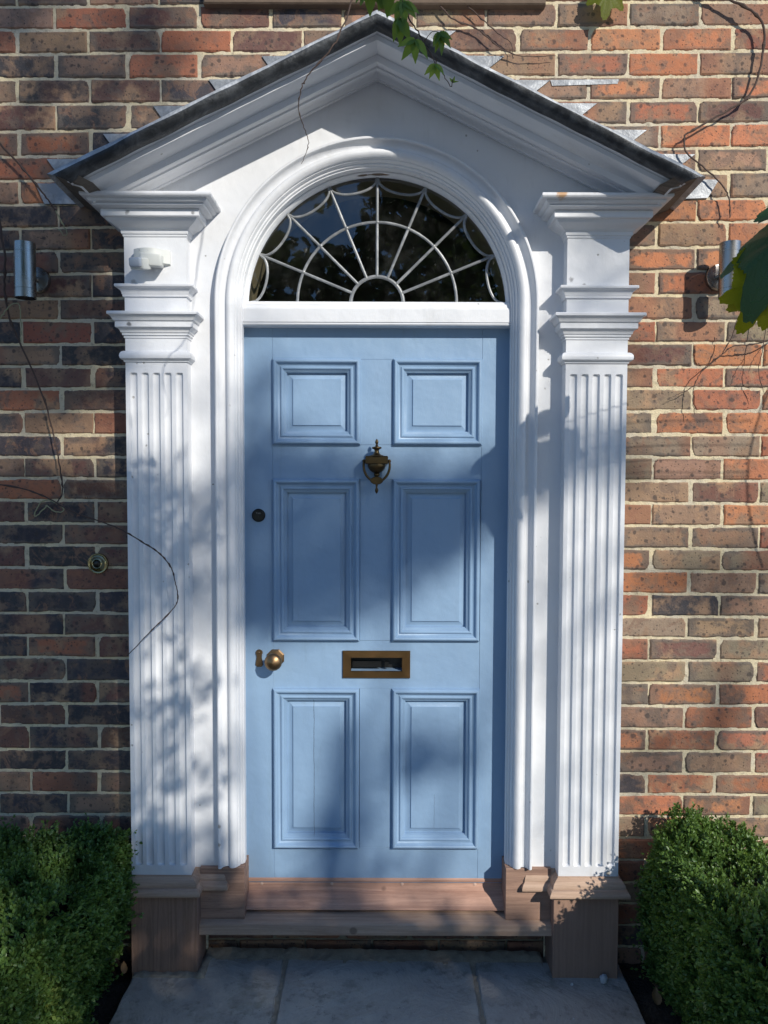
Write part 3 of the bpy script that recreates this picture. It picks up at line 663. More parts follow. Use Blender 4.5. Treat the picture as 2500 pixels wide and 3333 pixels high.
MP = [(-.0008, -.001), (-.0008, .0045), (.0015, .0085), (.005, .0108), (.009, .0112), (.0120, .0100), (.0135, .0075), (.0170, .0045), (.0205, .0022), (.0245, .0012), (.0252, .0030), (.0275, .0042), (.0310, .0040), (.0340, .0022), (.0352, -.0005), (.0385, -.0012), (.0390, -.0028), (.0420, -.0034), (.0424, -.0060), (.0446, -.0062), (.0450, -.0135), (.0455, -.0135), (.0640, -.0072), (.0645, -.0052)]
for i, (x0, x1, z0, z1) in enumerate(PAN):
    V, F = [], []
    for w, h in [(a_, b_ * 1.4) for a_, b_ in MP]: V += [(x0 + w, YD - h, z0 + w), (x1 - w, YD - h, z0 + w), (x1 - w, YD - h, z1 - w), (x0 + w, YD - h, z1 - w)]
    for j in range(len(MP) - 1):
        for k in range(4): F.append((4 * j + k, 4 * j + (k + 1) % 4, 4 * j + 4 + (k + 1) % 4, 4 * j + 4 + k))
    m = 4 * (len(MP) - 1); F.append((m, m + 1, m + 2, m + 3))
    o = mesh_obj('door_panel', V, F, BLUE_CRACK if i == 4 else BLUE_CRACK2 if i == 5 else BLUE, door, smooth=28)
    if i == 4: o['label'] = 'raised lower panel with a long vertical split'
# timber weather bar
wp = [(y_ + .025, 1.53 + (z_ + (.011 if z_ > .1385 else 0) - 1.53) / .99) for y_, z_ in [(.046, .1735), (.030, .1725), (.020, .1690), (.0165, .1645), (.0165, .1590), (.019, .1555), (.0255, .1535), (.0255, .1390), (.018, .1372), (.008, .134), (-.004, .1275), (-.011, .1200), (-.016, .1135), (-.024, .107), (-.030, .1035), (-.0315, .0985), (-.029, .0965), (.046, .0965)]]
V = [(x, y, z) for x in (-.4325, .4325) for y, z in wp]; n = len(wp)
F = [(j, (j + 1) % n, n + (j + 1) % n, n + j) for j in range(n)] + [tuple(range(n)), tuple(range(n, 2 * n))]
wb = mesh_obj('weather_bar', V, F, WOOD_RED, door, smooth=32)
for x in (-.382, -.146, .09, .335):
    pg = lathe(x, .0507, .1425, [(.0055, 0.001), (.0055, -.0014), (.0045, -.0020)], n=14).build('wood_plug', PLUG, door, smooth=40)
# knocker
def z_of(y): return 1.649 - (y - 280) / 3.687 * .00098
def xr(w): return w / 3.687 * .00098
KY = .012
prof = [(0.5, 280), (9, 288), (18, 305), (21, 322), (17, 338), (9, 348), (16, 352), (17, 360), (14, 366), (30, 374), (56, 380), (60, 390), (56, 401), (34, 408), (27, 420), (29, 440), (36, 458), (56, 474), (95, 487), (100, 495)]
mb = lathe(.001, KY, 0, [(xr(a), z_of(b)) for a, b in prof], axis='z', n=24)
mb.box(.001 - xr(137), .001 + xr(137), KY - .024, YD + .001, z_of(586), z_of(498), .0015)
mb.box(.001 - xr(131), .001 + xr(131), KY - .020, YD + .001, z_of(498), z_of(489), .001)
bowl = [(108, 588), (112, 600), (108, 622), (96, 648), (76, 672), (52, 690), (30, 700), (24, 704), (34, 710), (36, 720), (32, 730), (22, 738), (20, 760), (12, 800)]
mb = lathe(.001, KY, 0, [(xr(a), z_of(b)) for a, b in bowl], axis='z', n=28, mb=mb)
mb.box(-.008, .010, KY + .01, YD + .001, z_of(735), z_of(590), .001)
kb = mb.build('knocker', BRONZE, door, smooth=40)
mb = MB()
for s in (-1, 1):
    lathe(.001 + s * xr(152), KY - .004, z_of(552), [(.0006, -.0065), (.0045, -.005), (.0062, 0), (.0045, .005), (.0006, .0065)], n=14, mb=mb)
    pts = smooth_path([(.001 + s * xr(q), KY - .006 - d, z_of(y)) for q, y, d in ((150, 556, 0), (158, 600, .001), (152, 660, .003), (128, 720, .004), (92, 765, .005), (55, 792, .005))], 5)
    tube_mb(pts, [.0042 - .0008 * abs(i / len(pts) - .5) for i in range(len(pts))], 10, mb)
V = []; n = 24
for dy, k in ((.006, .9), (.0, 1.0), (-.006, 1.0), (-.009, .85)):
    for q in range(n):
        a = 2 * math.pi * q / n; V.append((.001 + k * xr(78) * math.cos(a), KY - .008 + dy, z_of(790) + k * xr(50) * math.sin(a)))
F = [(i * n + k, i * n + (k + 1) % n, (i + 1) * n + (k + 1) % n, (i + 1) * n + k) for i in range(3) for k in range(n)] + [tuple(range(n)), tuple(range(3 * n, 4 * n))]
mb.add(V, F)
lathe(.001, KY - .008, 0, [(xr(a), z_of(b)) for a, b in ((16, 835), (12, 860), (11, 878), (14, 884), (20, 900), (21, 915), (16, 932), (8, 944), (2, 952))], axis='z', n=16, mb=mb)
mb.build('knocker_ring', BRONZE, kb, smooth=40)
# letterbox
lx0, lx1, lz0, lz1 = -.110, .1135, .853, .945
V, F = [], []
rg = [(0, .045), (0, .0405), (.0015, .039), (.026, .0385), (.0275, .040), (.0275, .058)]
for w, y in rg: V += [(lx0 + w, y, lz0 + w * .86), (lx1 - w, y, lz0 + w * .86), (lx1 - w, y, lz1 - w * .86), (lx0 + w, y, lz1 - w * .86)]
for j in range(len(rg) - 1):
    for k in range(4): F.append((4 * j + k, 4 * j + (k + 1) % 4, 4 * j + 4 + (k + 1) % 4, 4 * j + 4 + k))
lb = mesh_obj('letterbox', V, F, BRASS_PL, door)
# slot: dark tunnel with a pale floor and a hanging inner flap
MB().add([(HX0, .045, HZ0), (HX1, .045, HZ0), (HX1, .085, HZ0), (HX0, .085, HZ0)], [(0, 1, 2, 3)]).build('slot_floor', BLUE_RAIL, lb)
MB().add([(HX0, .045, HZ1), (HX1, .045, HZ1), (HX1, .085, HZ1), (HX0, .085, HZ1), (HX0, .045, HZ0), (HX0, .085, HZ0), (HX1, .045, HZ0), (HX1, .085, HZ0)], [(0, 3, 2, 1), (0, 4, 5, 3), (1, 2, 7, 6), (3, 5, 7, 2)]).build('slot_lining', RUBBER, lb)
MB().box(HX0 + .004, HX0 + .10, .064, .066, HZ0 + .006, HZ0 + .028).box(HX0 + .112, HX0 + .125, .062, .066, HZ0 + .006, HZ0 + .026).build('inner_flap', DARKMET, lb)
# knob: octagonal plate, neck and faceted head
kx, kz = -.3335, .9165
kb2 = lathe(kx + .001, YD, kz + .003, [(.031, 0.0005), (.031, -.003), (.027, -.006), (.014, -.009), (.010, -.020), (.010, -.034)], n=8, ph=math.pi / 8).build('door_knob', BRASS, door, smooth=20)
lathe(kx, YD, kz, [(.010, -.030), (.019, -.034), (.0265, -.041), (.0290, -.048), (.0280, -.054), (.0215, -.0605), (.012, -.065), (.0012, -.068)], n=16, cap0=False).build('knob_head', BRASS, kb2, smooth=55)
# keyhole cover
ex, ez = -.3865, .920
out = []
for q in range(13):
    a = R(-35 + 250 * q / 12); out.append((ex + .0118 * math.cos(a), ez + .017 + .0110 * math.sin(a)))
out += [(ex - .0085, ez + .002), (ex - .0128, ez - .024), (ex - .0075, ez - .0305), (ex + .0075, ez - .0305), (ex + .0128, ez - .024), (ex + .0085, ez + .002)]
n = len(out); cxm = sum(p[0] for p in out) / n; czm = sum(p[1] for p in out) / n
V = [(x, YD, z) for x, z in out] + [(x, YD - .003, z) for x, z in out] + [(cxm + (x - cxm) * .86, YD - .0055, czm + (z - czm) * .93) for x, z in out]
F = [(j * n + i, j * n + (i + 1) % n, (j + 1) * n + (i + 1) % n, (j + 1) * n + i) for j in range(2) for i in range(n)] + [tuple(range(2 * n, 3 * n))]
kc = mesh_obj('keyhole_cover', V, F, BRASS, door, smooth=30)
lathe(ex, YD - .0052, ez + .018, [(.0035, 0), (.0030, -.0018), (.001, -.0025)], n=12).build('rivet', BRASS, kc, smooth=60)
# cylinder lock
lx, lz = -.3865, 1.3965
lk = lathe(lx, YD, lz, [(.0220, .0005), (.0220, -.002), (.0198, -.0065), (.0185, -.0072), (.0180, -.0058), (.0172, -.0056), (.0168, -.0066), (.0005, -.0066)], n=36).build('cylinder_lock', DARKMET, door, smooth=40)
def text_mesh(txt, size, loc, mat, parent, name, depth=0.0003, rot=(math.pi / 2, 0, 0), bold=0.0):
    cu = bpy.data.curves.new(name, 'FONT'); cu.body = txt; cu.size = size; cu.align_x = 'CENTER'; cu.align_y = 'CENTER'; cu.extrude = depth; cu.offset = bold
    to = bpy.data.objects.new(name + '_tmp', cu); me = bpy.data.meshes.new_from_object(to)
    me.transform(Matrix.Translation(loc) @ (Matrix.Rotation(rot[2], 4, 'Z') @ Matrix.Rotation(rot[0], 4, 'X')))
    bpy.data.objects.remove(to); bpy.data.curves.remove(cu)
    me.materials.clear(); me.materials.append(mat)
    o = bpy.data.objects.new(name, me); C.objects.link(o); o.parent = parent; o.matrix_parent_inverse = Matrix.Translation(parent_loc(parent)).inverted(); return o
text_mesh('Yale', .0095, (lx, YD - .0069, lz + .0075), LOCKTXT, lk, 'lettering')
MB().box(lx - .0008, lx + .0010, YD - .0072, YD - .006, lz - .0105, lz - .0015).build('key_slot', RUBBER, lk)

door.location = (0, .020, 1.53 + .99 * (.1 - 1.53)); door.scale = (1, 1, .99)      # the whole leaf, with its fittings, sits shallow in the frame
# ------------------------------------------------------------------ fittings on the wall
def wall_lamp(cx, cz, hz, label):
    """up-and-down cylinder lamp on a round plate"""
    t = empty('wall_lamp', (cx, 0, cz), label, 'lamp', 'steel wall lamps either side of the porch')
    lathe(cx, 0, cz + hz, [(.041, -.002), (.041, -.017), (.039, -.020), (.030, -.021), (.004, -.021)], n=36, cap1=True).build('wall_plate', STEEL, t, smooth=35)
    lathe(cx, 0, cz + hz, [(.009, -.02), (.009, -.062)], n=16).build('arm', STEEL, t, smooth=35)
    a, b = cz - .084, cz + .084; r = .0318
    body = lathe(cx, -.093, 0, [(r, a + .028), (r, a + .0285), (r, b - .0285), (r, b - .028)], axis='z', n=48, cap0=False, cap1=False).build('lamp_body', STEEL, t, smooth=35)
    for z0, z1, s in ((a, a + .0272, 1), (b - .0272, b, -1)):
        lathe(cx, -.093, 0, [(r - .0012, z0 + (.012 if s > 0 else 0)), (r - .0012, z0), (r, z0), (r, z1), (r - .0006, z1)] if s > 0 else [(r - .0006, z0), (r, z0), (r, z1), (r - .002, z1), (r - .002, z1 - .012)], axis='z', n=48, cap0=False, cap1=False).build('end_ring', STEEL, t, smooth=35)
    lathe(cx, -.093, 0, [(.0005, a + .010), (r - .001, a + .010)], axis='z', n=32, cap0=False, cap1=False).build('lamp_glass', RUBBER, t)
    return t
wall_lamp(-1.0865, 2.158, -.008, 'brushed steel cylinder wall lamp on the shaded bricks left of the porch')
wall_lamp(1.0905, 2.166, .0, 'brushed steel cylinder wall lamp on the sunny bricks, half behind vine leaves')
# doorbell
bx, bz = -.907, 1.240
bell = empty('doorbell', (bx, 0, bz), 'round brass doorbell push with a roped rim on dark bricks', 'doorbell')
lathe(bx, 0, bz, [(.0335, .001), (.0335, -.005), (.0325, -.008), (.030, -.0085), (.027, -.0065), (.024, -.0075), (.0205, -.012), (.0165, -.0165), (.0145, -.0175), (.0125, -.0165), (.0115, -.013)], n=48, cap1=False).build('rose', BRASS_BR, bell, smooth=50)
mb = MB()
for k in range(38):
    a = 2 * math.pi * k / 38; c, s = math.cos(a), math.sin(a); p = Vector((bx + .0312 * c, -.0088, bz + .0312 * s)); tv = Vector((-s, 0, c)); rv = Vector((c, 0, s))
    d = (rv * .8 + tv * .6).normalized() * .0022
    tube_mb([p - d, p - d * .3 + Vector((0, -.0006, 0)), p + d * .3 + Vector((0, -.0006, 0)), p + d], [.0006, .0013, .0013, .0006], 6, mb)
mb.build('rope_rim', BRASS_BR, bell, smooth=60)
lathe(bx, 0, bz, [(.0118, -.011), (.0112, -.0145), (.0085, -.0165), (.0006, -.0172)], n=28, cap0=False).build('button', DARKMET, bell, smooth=60)
# motion sensor on the left pilaster, above its mouldings
sen = empty('motion_sensor', (-.69, -.10, 2.18), 'small cream plastic motion sensor on the left pilaster under its capital', 'sensor')
x0, x1, z0, z1 = -.741, -.634, 2.172, 2.2165
V = []; n = 9
top = [(x0 + (x1 - x0) * k / (n - 1), -.10 - (.008 + .032 * math.sin(math.pi * min(1, k / (n - 1) * .95 + .12)) ** .8)) for k in range(n)]
ringp = [(x0 + (x1 - x0) * k / (n - 1), -.0995) for k in range(n)]
V = [(x, y, z1) for x, y in top] + [(x, -.0995, z1) for x, _ in top] + [(x, y + .001, z0 + .004) for x, y in top] + [(x, -.0995, z0) for x, _ in top]
F = []
for k in range(n - 1):
    F += [(k, k + 1, n + k + 1, n + k), (k, 2 * n + k, 2 * n + k + 1, k + 1), (2 * n + k, 3 * n + k, 3 * n + k + 1, 2 * n + k + 1)]
F += [(0, n, 3 * n, 2 * n), (n - 1, 3 * n - 1, 4 * n - 1, 2 * n - 1)]
sb = mesh_obj('housing', V, F, PLASTIC, sen, smooth=35)
# rounded swivel cover on the right and the turned lens on the left
def blob(cx, cy, cz, sx, sy, sz, rot, mat, name, p=3.2, flat=0.0):
    V, F = [], []; nu, nv = 24, 14
    Rm = Matrix.Rotation(rot[2], 3, 'Z') @ Matrix.Rotation(rot[0], 3, 'X') @ Matrix.Rotation(rot[1], 3, 'Y')
    def sp(c): return math.copysign(abs(c) ** (2 / p), c)
    for j in range(nv + 1):
        b = -math.pi / 2 + math.pi * j / nv
        for i in range(nu):
            a = 2 * math.pi * i / nu
            v = Rm @ Vector((sx * sp(math.cos(b)) * sp(math.cos(a)), sy * sp(math.cos(b)) * sp(math.sin(a)), sz * sp(math.sin(b)))); V.append((cx + v.x, cy + v.y, cz + v.z))
    for j in range(nv):
        for i in range(nu): F.append((j * nu + i, j * nu + (i + 1) % nu, (j + 1) * nu + (i + 1) % nu, (j + 1) * nu + i))
    return mesh_obj(name, V, F, mat, sen, smooth=60)
blob(-.684, -.128, 2.181, .0335, .026, .0190, (R(8), R(3), R(7)), PLASTIC, 'swivel_cover', 9.0)
blob(-.712, -.150, 2.165, .0245, .022, .0175, (R(12), R(4), R(-20)), PLASTIC, 'sensor_head', 8.0)
blob(-.7170, -.1605, 2.1665, .0215, .0175, .0145, (R(12), R(4), R(-20)), LENS, 'lens', 6.0)
text_mesh('STEINEL', .0085, (-.706, -.1375, 2.2105), PLASTIC_TXT, sb, 'lettering', .0002, (math.pi / 2, 0, R(-7)))

# ------------------------------------------------------------------ ground
GZ = -.07
soil = grid_mesh('ground', np.concatenate([[-60, -20, -6], np.arange(-2.6, 2.6, .02), [6, 20, 60]]), np.array([0.0]), lambda X, Z: X * 0, SOIL, None) if False else None
gx = np.concatenate([[-60, -20, -6], np.arange(-2.4, 2.41, .02), [6, 20, 60]]); gy = np.concatenate([[-60, -20, -6, -3], np.arange(-1.6, 0.11, .02)])
X, Y = np.meshgrid(gx, gy, indexing='ij'); fine = (abs(X) < 2.3) & (Y > -1.55)
Zg = GZ - .026 + np.where(fine, .006 * fnoise(X + 5, Y + 5, 14, 11), 0)
P = np.stack([X, Y, Zg], -1).reshape(-1, 3); ny_ = len(gy)
Fg = [(i * ny_ + j, (i + 1) * ny_ + j, (i + 1) * ny_ + j + 1, i * ny_ + j + 1) for i in range(len(gx) - 1) for j in range(ny_ - 1)]
g = mesh_obj('ground', P, Fg, SOIL, None, smooth=60); tag(g, kind='structure')
dr = MB().box(-60, 60, -60, -1.75, -.12, -.085).build('bounce_ground', BOUNCE_GRAVEL, None); tag(dr, kind='structure')  # unseen pale ground, added to bounce sun up onto the porch
# flagstones of the path
sv, sf, sa = [], [], []
def slab(x0, x1, y0, y1, z=GZ, seed=0.5, notch=None):
    n0 = len(sv); nx = max(3, int((x1 - x0) / .03)); ny = max(3, int((y1 - y0) / .03)); e = .006
    xs = [x0, x0 + e] + list(np.linspace(x0 + e, x1 - e, nx)[1:-1]) + [x1 - e, x1]; ys = [y0, y0 + e] + list(np.linspace(y0 + e, y1 - e, ny)[1:-1]) + [y1 - e, y1]
    for i, x in enumerate(xs):
        for j, y in enumerate(ys):
            ed = i in (0, len(xs) - 1) or j in (0, len(ys) - 1)
            q = Vector((x * 9, y * 9, seed * 31)); jx = .0035 * noise.noise(q * 2.3) if i in (0, 1, len(xs) - 2, len(xs) - 1) else 0; jy = .0035 * noise.noise(q * 2.1 + Vector((5, 5, 5))) if j in (0, 1, len(ys) - 2, len(ys) - 1) else 0
            sv.append((x + jx, y + jy, z + .0022 * noise.noise(q) + .0012 * noise.noise(q * 3) - (.009 if ed else 0) - .009 * (x + .0) / 1.0)); sa.append(seed)
    H = len(ys)
    for i in range(len(xs) - 1):
        for j in range(H - 1): sf.append((n0 + i * H + j, n0 + (i + 1) * H + j, n0 + (i + 1) * H + j + 1, n0 + i * H + j + 1))
PX0, PX1 = -.772, .806
j1, j2 = -.300, .318
for a, b, yy0, yy1, sd in ((PX0, j1, -.64, -.030, .2), (j1 + .011, j2, -.405, -.030, .45), (j1 + .011, j2 - .010, -1.05, -.409, .7), (j2 + .009, PX1, -.75, -.030, .9)):
    slab(a, b, yy0, yy1, GZ, sd)
for row in range(2):
    y1_ = -1.05 - row * .45 if True else 0
    for a, b in ((PX0, -.25), (-.238, .28), (.292, PX1)): slab(a, b, y1_ - .44 , y1_, GZ, random.random())
slab(PX0, j1, -1.05, -.655, GZ, .33); slab(j2 - .006, PX1, -1.05, -.762, GZ, .6)
so = mesh_obj('paving', sv, sf, SLAB, None, smooth=50); set_attr(so.data, 'bseed', 'FLOAT', sa); tag(so, kind='structure')
# joints of old mortar under and between the slabs and at the foot of the plinth
jx = grid_mesh('paving_joints', np.arange(-.79, .82, .006), np.arange(-.03, .0, .02), lambda X, Z: X * 0, CONC, None) if False else None
gx = np.arange(PX0 + .004, PX1 - .004, .008); gy = np.arange(-1.3, .006, .008); X, Y = np.meshgrid(gx, gy, indexing='ij')
Zj = GZ - .0065 - .009 * X + .0022 * fnoise(X + 3, Y + 3, 60, 21) + np.where((Y > -.07) & (abs(X) < .56), .020 * (np.clip((Y + .07) / .07, 0, 1)) ** 1.5, 0) + np.where((abs(X + .67) < .125) & (Y < -.105) & (Y > -.136), .0105, 0) + np.where((abs(X + .551) < .013) & (Y < -.03) & (Y > -.136), .0105, 0)
P = np.stack([X, Y, Zj], -1).reshape(-1, 3); ny_ = len(gy)
Fg = [(i * ny_ + j, (i + 1) * ny_ + j, (i + 1) * ny_ + j + 1, i * ny_ + j + 1) for i in range(len(gx) - 1) for j in range(ny_ - 1)]
tag(mesh_obj('paving_mortar', P, Fg, CONC, None, smooth=60), kind='structure')

# ------------------------------------------------------------------ plants
def leaves_mesh(name, pos, ax, nrm, ln, wd, mat, parent, lv, fold=0.25, droop=0.0):
    """many folded leaves: pos base, ax direction, nrm face normal"""
    n = len(pos); ax = ax / np.linalg.norm(ax, axis=1, keepdims=True); nrm = nrm - (nrm * ax).sum(1, keepdims=True) * ax; nrm /= np.linalg.norm(nrm, axis=1, keepdims=True) + 1e-9
    sd = np.cross(ax, nrm); L = ln[:, None]; Wd = wd[:, None]
    v0 = pos; vL = pos + ax * L * .55 + sd * Wd * .5 + nrm * Wd * fold; vR = pos + ax * L * .55 - sd * Wd * .5 + nrm * Wd * fold
    vM = pos + ax * L * .5; vT = pos + ax * L - nrm * L * droop; vL2 = pos + ax * L * .85 + sd * Wd * .33 + nrm * Wd * fold * .5 - nrm * L * droop * .6; vR2 = pos + ax * L * .85 - sd * Wd * .33 + nrm * Wd * fold * .5 - nrm * L * droop * .6
    P = np.stack([v0, vL, vR, vM, vT, vL2, vR2], 1).reshape(-1, 3)
    b = (np.arange(n) * 7)[:, None]
    F = np.concatenate([b + np.array([[0, 3, 1]]), b + np.array([[0, 2, 3]])], 0); Q = np.concatenate([b + np.array([[1, 3, 4, 5]]), b + np.array([[3, 2, 6, 4]])], 0)
    me = bpy.data.meshes.new(name); me.vertices.add(len(P)); me.vertices.foreach_set('co', P.astype(np.float32).ravel())
    idx = np.concatenate([F.ravel(), Q.ravel()]).astype(np.int32); st_ = np.concatenate([np.arange(len(F)) * 3, len(F) * 3 + np.arange(len(Q)) * 4]).astype(np.int32)
    me.loops.add(len(idx)); me.loops.foreach_set('vertex_index', idx); me.polygons.add(len(st_)); me.polygons.foreach_set('loop_start', st_)
    me.update(calc_edges=True); me.validate(); me.materials.append(mat); me.shade_smooth()
    set_attr(me, 'lv', 'FLOAT', np.repeat(lv, 7))
    o = bpy.data.objects.new(name, me); C.objects.link(o)
    if parent is not None: o.parent = parent; o.matrix_parent_inverse = Matrix.Translation(parent_loc(parent)).inverted()
    return o
def hedge(xin, side, ztop_f, yback, label, seed):
    r2 = np.random.default_rng(seed)
    t = empty('box_bush', (xin + side * .35, -.7, GZ), label, 'hedge', 'clipped box bushes flanking the path')
    # surface samples: inner side, top, back
    n = 7600; pts = []; nr = []
    def lump(a, b): return .030 * fnoise(np.asarray(a) + 9, np.asarray(b) + 9, 6, seed + 1, 2)
    ys_ = -r2.uniform(-yback, 1.55, n * 2); zz = r2.uniform(-.06, 1, n * 2); top = ztop_f(np.full(n * 2, xin), ys_)
    zs_ = zz * top * 1.0 + (1 - zz) * -.05; xs_ = xin - side * (.018 * np.sin(np.clip(zz, 0, 1) * 3.1)) + lump(ys_, zs_) * -side + side * .03 * np.clip(zz - .8, 0, 1) * 5 * .6
    pts.append(np.stack([xs_, ys_, zs_], 1)); nr.append(np.tile([-side * 1.0, -.15, .45], (n * 2, 1)))
    xs_ = xin + side * r2.uniform(0, .85, n); ys_ = -r2.uniform(-yback, 1.55, n); zs_ = ztop_f(xs_, ys_) + lump(xs_, ys_) * 1.2; m = n
    pts.append(np.stack([xs_, ys_, zs_], 1)); nr.append(np.tile([0, -.1, 1.0], (m, 1)))
    pts.append(np.stack([xs_[:n // 2], np.full(n // 2, yback) + lump(xs_[:n // 2], zs_[:n // 2]) * .4, r2.uniform(-.05, 1, n // 2) * ztop_f(xs_[:n // 2], ys_[:n // 2])], 1)); nr.append(np.tile([0, 1.0, .5], (n // 2, 1)))
    P0 = np.concatenate(pts); N0 = np.concatenate(nr); k = len(P0)
    N0 = N0 + r2.normal(0, .38, (k, 3)); N0 /= np.linalg.norm(N0, axis=1, keepdims=True)
    P0 = P0 - N0 * r2.uniform(0.0, .045, (k, 1)) - N0 * .012
    # sprigs of opposite leaf pairs
    pos, ax, nm, ln, wd, lv = [], [], [], [], [], []
    slen = r2.uniform(.024, .046, k); slen[r2.random(k) < .10] *= 2.0
    tint = np.clip(.5 + .28 * fnoise(P0[:, 0] * 1 + P0[:, 1] + 20, P0[:, 2] + P0[:, 1] * .5 + 20, 5, seed + 5, 2), 0, 1)
    a1 = np.cross(N0, r2.normal(0, 1, (k, 3))); a1 /= np.linalg.norm(a1, axis=1, keepdims=True); a2 = np.cross(N0, a1)
    for q in range(5):
        t_ = (q + .5) / 5.0; base = P0 + N0 * slen[:, None] * t_
        for s_ in (1, -1):
            d = (a1 if q % 2 else a2) * s_; ang = .95 - .62 * t_; axx = d * np.sin(ang) + N0 * np.cos(ang) + r2.normal(0, .16, (k, 3)); pos.append(base); ax.append(axx); nm.append(N0 * np.sin(ang) - d * np.cos(ang) + r2.normal(0, .12, (k, 3)))
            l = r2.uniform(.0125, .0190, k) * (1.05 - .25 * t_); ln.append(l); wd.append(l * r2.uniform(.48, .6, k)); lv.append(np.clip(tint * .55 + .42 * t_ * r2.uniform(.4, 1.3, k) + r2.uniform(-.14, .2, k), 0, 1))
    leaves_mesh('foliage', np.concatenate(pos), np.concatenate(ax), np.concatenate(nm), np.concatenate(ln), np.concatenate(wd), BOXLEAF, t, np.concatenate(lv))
    # solid dark core added inside so the bush is not seen through
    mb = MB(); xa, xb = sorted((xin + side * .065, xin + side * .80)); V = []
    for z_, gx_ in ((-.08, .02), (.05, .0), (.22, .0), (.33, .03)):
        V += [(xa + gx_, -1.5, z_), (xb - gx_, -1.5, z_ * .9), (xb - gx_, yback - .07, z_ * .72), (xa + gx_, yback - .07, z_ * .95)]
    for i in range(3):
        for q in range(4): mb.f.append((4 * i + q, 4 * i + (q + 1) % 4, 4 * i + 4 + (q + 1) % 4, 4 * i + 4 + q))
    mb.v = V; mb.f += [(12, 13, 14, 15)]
    mb.build('dark_core', SOIL, t)
    return t
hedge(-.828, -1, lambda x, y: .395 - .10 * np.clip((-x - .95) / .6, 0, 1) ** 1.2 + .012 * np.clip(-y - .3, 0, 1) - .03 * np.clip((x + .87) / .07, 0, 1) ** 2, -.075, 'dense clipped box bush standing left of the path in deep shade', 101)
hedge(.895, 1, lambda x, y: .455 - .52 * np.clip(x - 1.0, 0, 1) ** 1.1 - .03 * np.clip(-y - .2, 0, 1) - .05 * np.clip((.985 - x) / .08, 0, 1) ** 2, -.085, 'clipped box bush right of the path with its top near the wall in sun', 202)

class LeafMB:
    def __init__(s): s.v = []; s.f = []; s.lv = []; s.lu = []; s.lw = []
    def grid(s, P, lv, U, Wt):
        """P rows x 3 columns (left edge, midrib, right edge) or more"""
        n0 = len(s.v); r, c = len(P), len(P[0])
        for i in range(r):
            for j in range(c): s.v.append(tuple(P[i][j])); s.lv.append(lv); s.lu.append(U[i][j]); s.lw.append(Wt[i][j])
        for i in range(r - 1):
            for j in range(c - 1): s.f.append((n0 + i * c + j, n0 + i * c + j + 1, n0 + (i + 1) * c + j + 1, n0 + (i + 1) * c + j))
    def leaflet(s, base, d, nrm, L, W, lv=.5, fold=.22, droop=.25, serr=.06, n=12):
        base = Vector(base); d = Vector(d).normalized(); nrm = Vector(nrm); nrm = (nrm - d * nrm.dot(d)).normalized(); sd = d.cross(nrm); P = []; U = []; Wt = []
        for i in range(n + 1):
            t = i / n; w = W * .5 * (math.sin(math.pi * min(1, t ** .72)) ** .85) * (1 + (serr if i % 2 else -serr)) if 0 < t < 1 else 0.0006
            c = base + d * L * t - nrm * (droop * L * t * t); row = []
            for q in (-1, -.5, 0, .5, 1): row.append(c + sd * w * q + nrm * abs(q) * w * fold - d * (W * .06 * abs(q) * (i % 2)))
            P.append(row); U.append([t] * 5); Wt.append([1, .5, 0, .5, 1])
        s.grid(P, lv, U, Wt)
    def palmate(s, base, d, nrm, size, lv=.5, curl=.15, lobes=((0, 1.0, 24), (54, .86, 22), (-54, .86, 22), (108, .66, 26), (-108, .66, 26)), ser=.05, seed=0):
        """toothed five-lobed vine leaf, its stalk joined at base"""
        base = Vector(base); d = Vector(d).normalized(); nrm = Vector(nrm); nrm = (nrm - d * nrm.dot(d)).normalized(); sd = d.cross(nrm); NA_ = 132; NR = 9; n0 = len(s.v); rg = random.Random(seed)
        ph = [rg.uniform(0, 6.28) for _ in range(3)]
        for j in range(NA_ + 1):
            a = -165 + 330 * j / NA_; r = .34 if abs(a) < 150 else .26
            for la, ll, w in lobes: r = max(r, ll * math.exp(-((a - la) / w) ** 2 * .75), .0)
            r = max(r, (.60 * math.cos(R(max(0, abs(a) - 110)))) if abs(a) > 110 else .64)
            tooth = abs(((j * 0.36) % 1) - .5) * 2; r *= 1 + ser * (1.4 * tooth - .7) + .02 * math.sin(a * .05 + ph[0])
            nearest = min(abs(a - la) for la, _, _ in lobes)
            for k in range(NR + 1):
                q = k / NR; x = math.sin(R(a)) * r * q; y = math.cos(R(a)) * r * q
                z = -curl * (x * x + y * y) * 1.1 + .06 * math.sin(3 * R(a) + ph[1]) * q * q + .05 * min(1, nearest / 26) * q
                p = base + (d * (y + .0) + sd * x + nrm * z) * size
                s.v.append(tuple(p)); s.lv.append(lv); s.lu.append(q); s.lw.append(min(1, nearest / 14 * (.3 + q)))
        for j in range(NA_):
            for k in range(NR): a0 = n0 + j * (NR + 1) + k; s.f.append((a0, a0 + 1, a0 + NR + 2, a0 + NR + 1))
    def build(s, name, mat, parent):
        o = mesh_obj(name, s.v, s.f, mat, parent, smooth=80)
        set_attr(o.data, 'lv', 'FLOAT', s.lv); set_attr(o.data, 'lu', 'FLOAT', s.lu); set_attr(o.data, 'lw', 'FLOAT', s.lw); return o

def stem_mb(pts, r0_, r1_, mb=None, knots=0.10, n=7, seed=0, wob=.0015):
    rg = random.Random(seed); P = smooth_path(pts, 7); m = len(P); rad = []
    for i, p in enumerate(P):
        t = i / (m - 1); r = r0_ + (r1_ - r0_) * t
        if rg.random() < knots: r *= 1.7
        rad.append(r); P[i] = p + Vector((rg.uniform(-wob, wob), rg.uniform(-wob, wob) * .5, rg.uniform(-wob, wob)))
    return tube_mb(P, rad, n, mb)
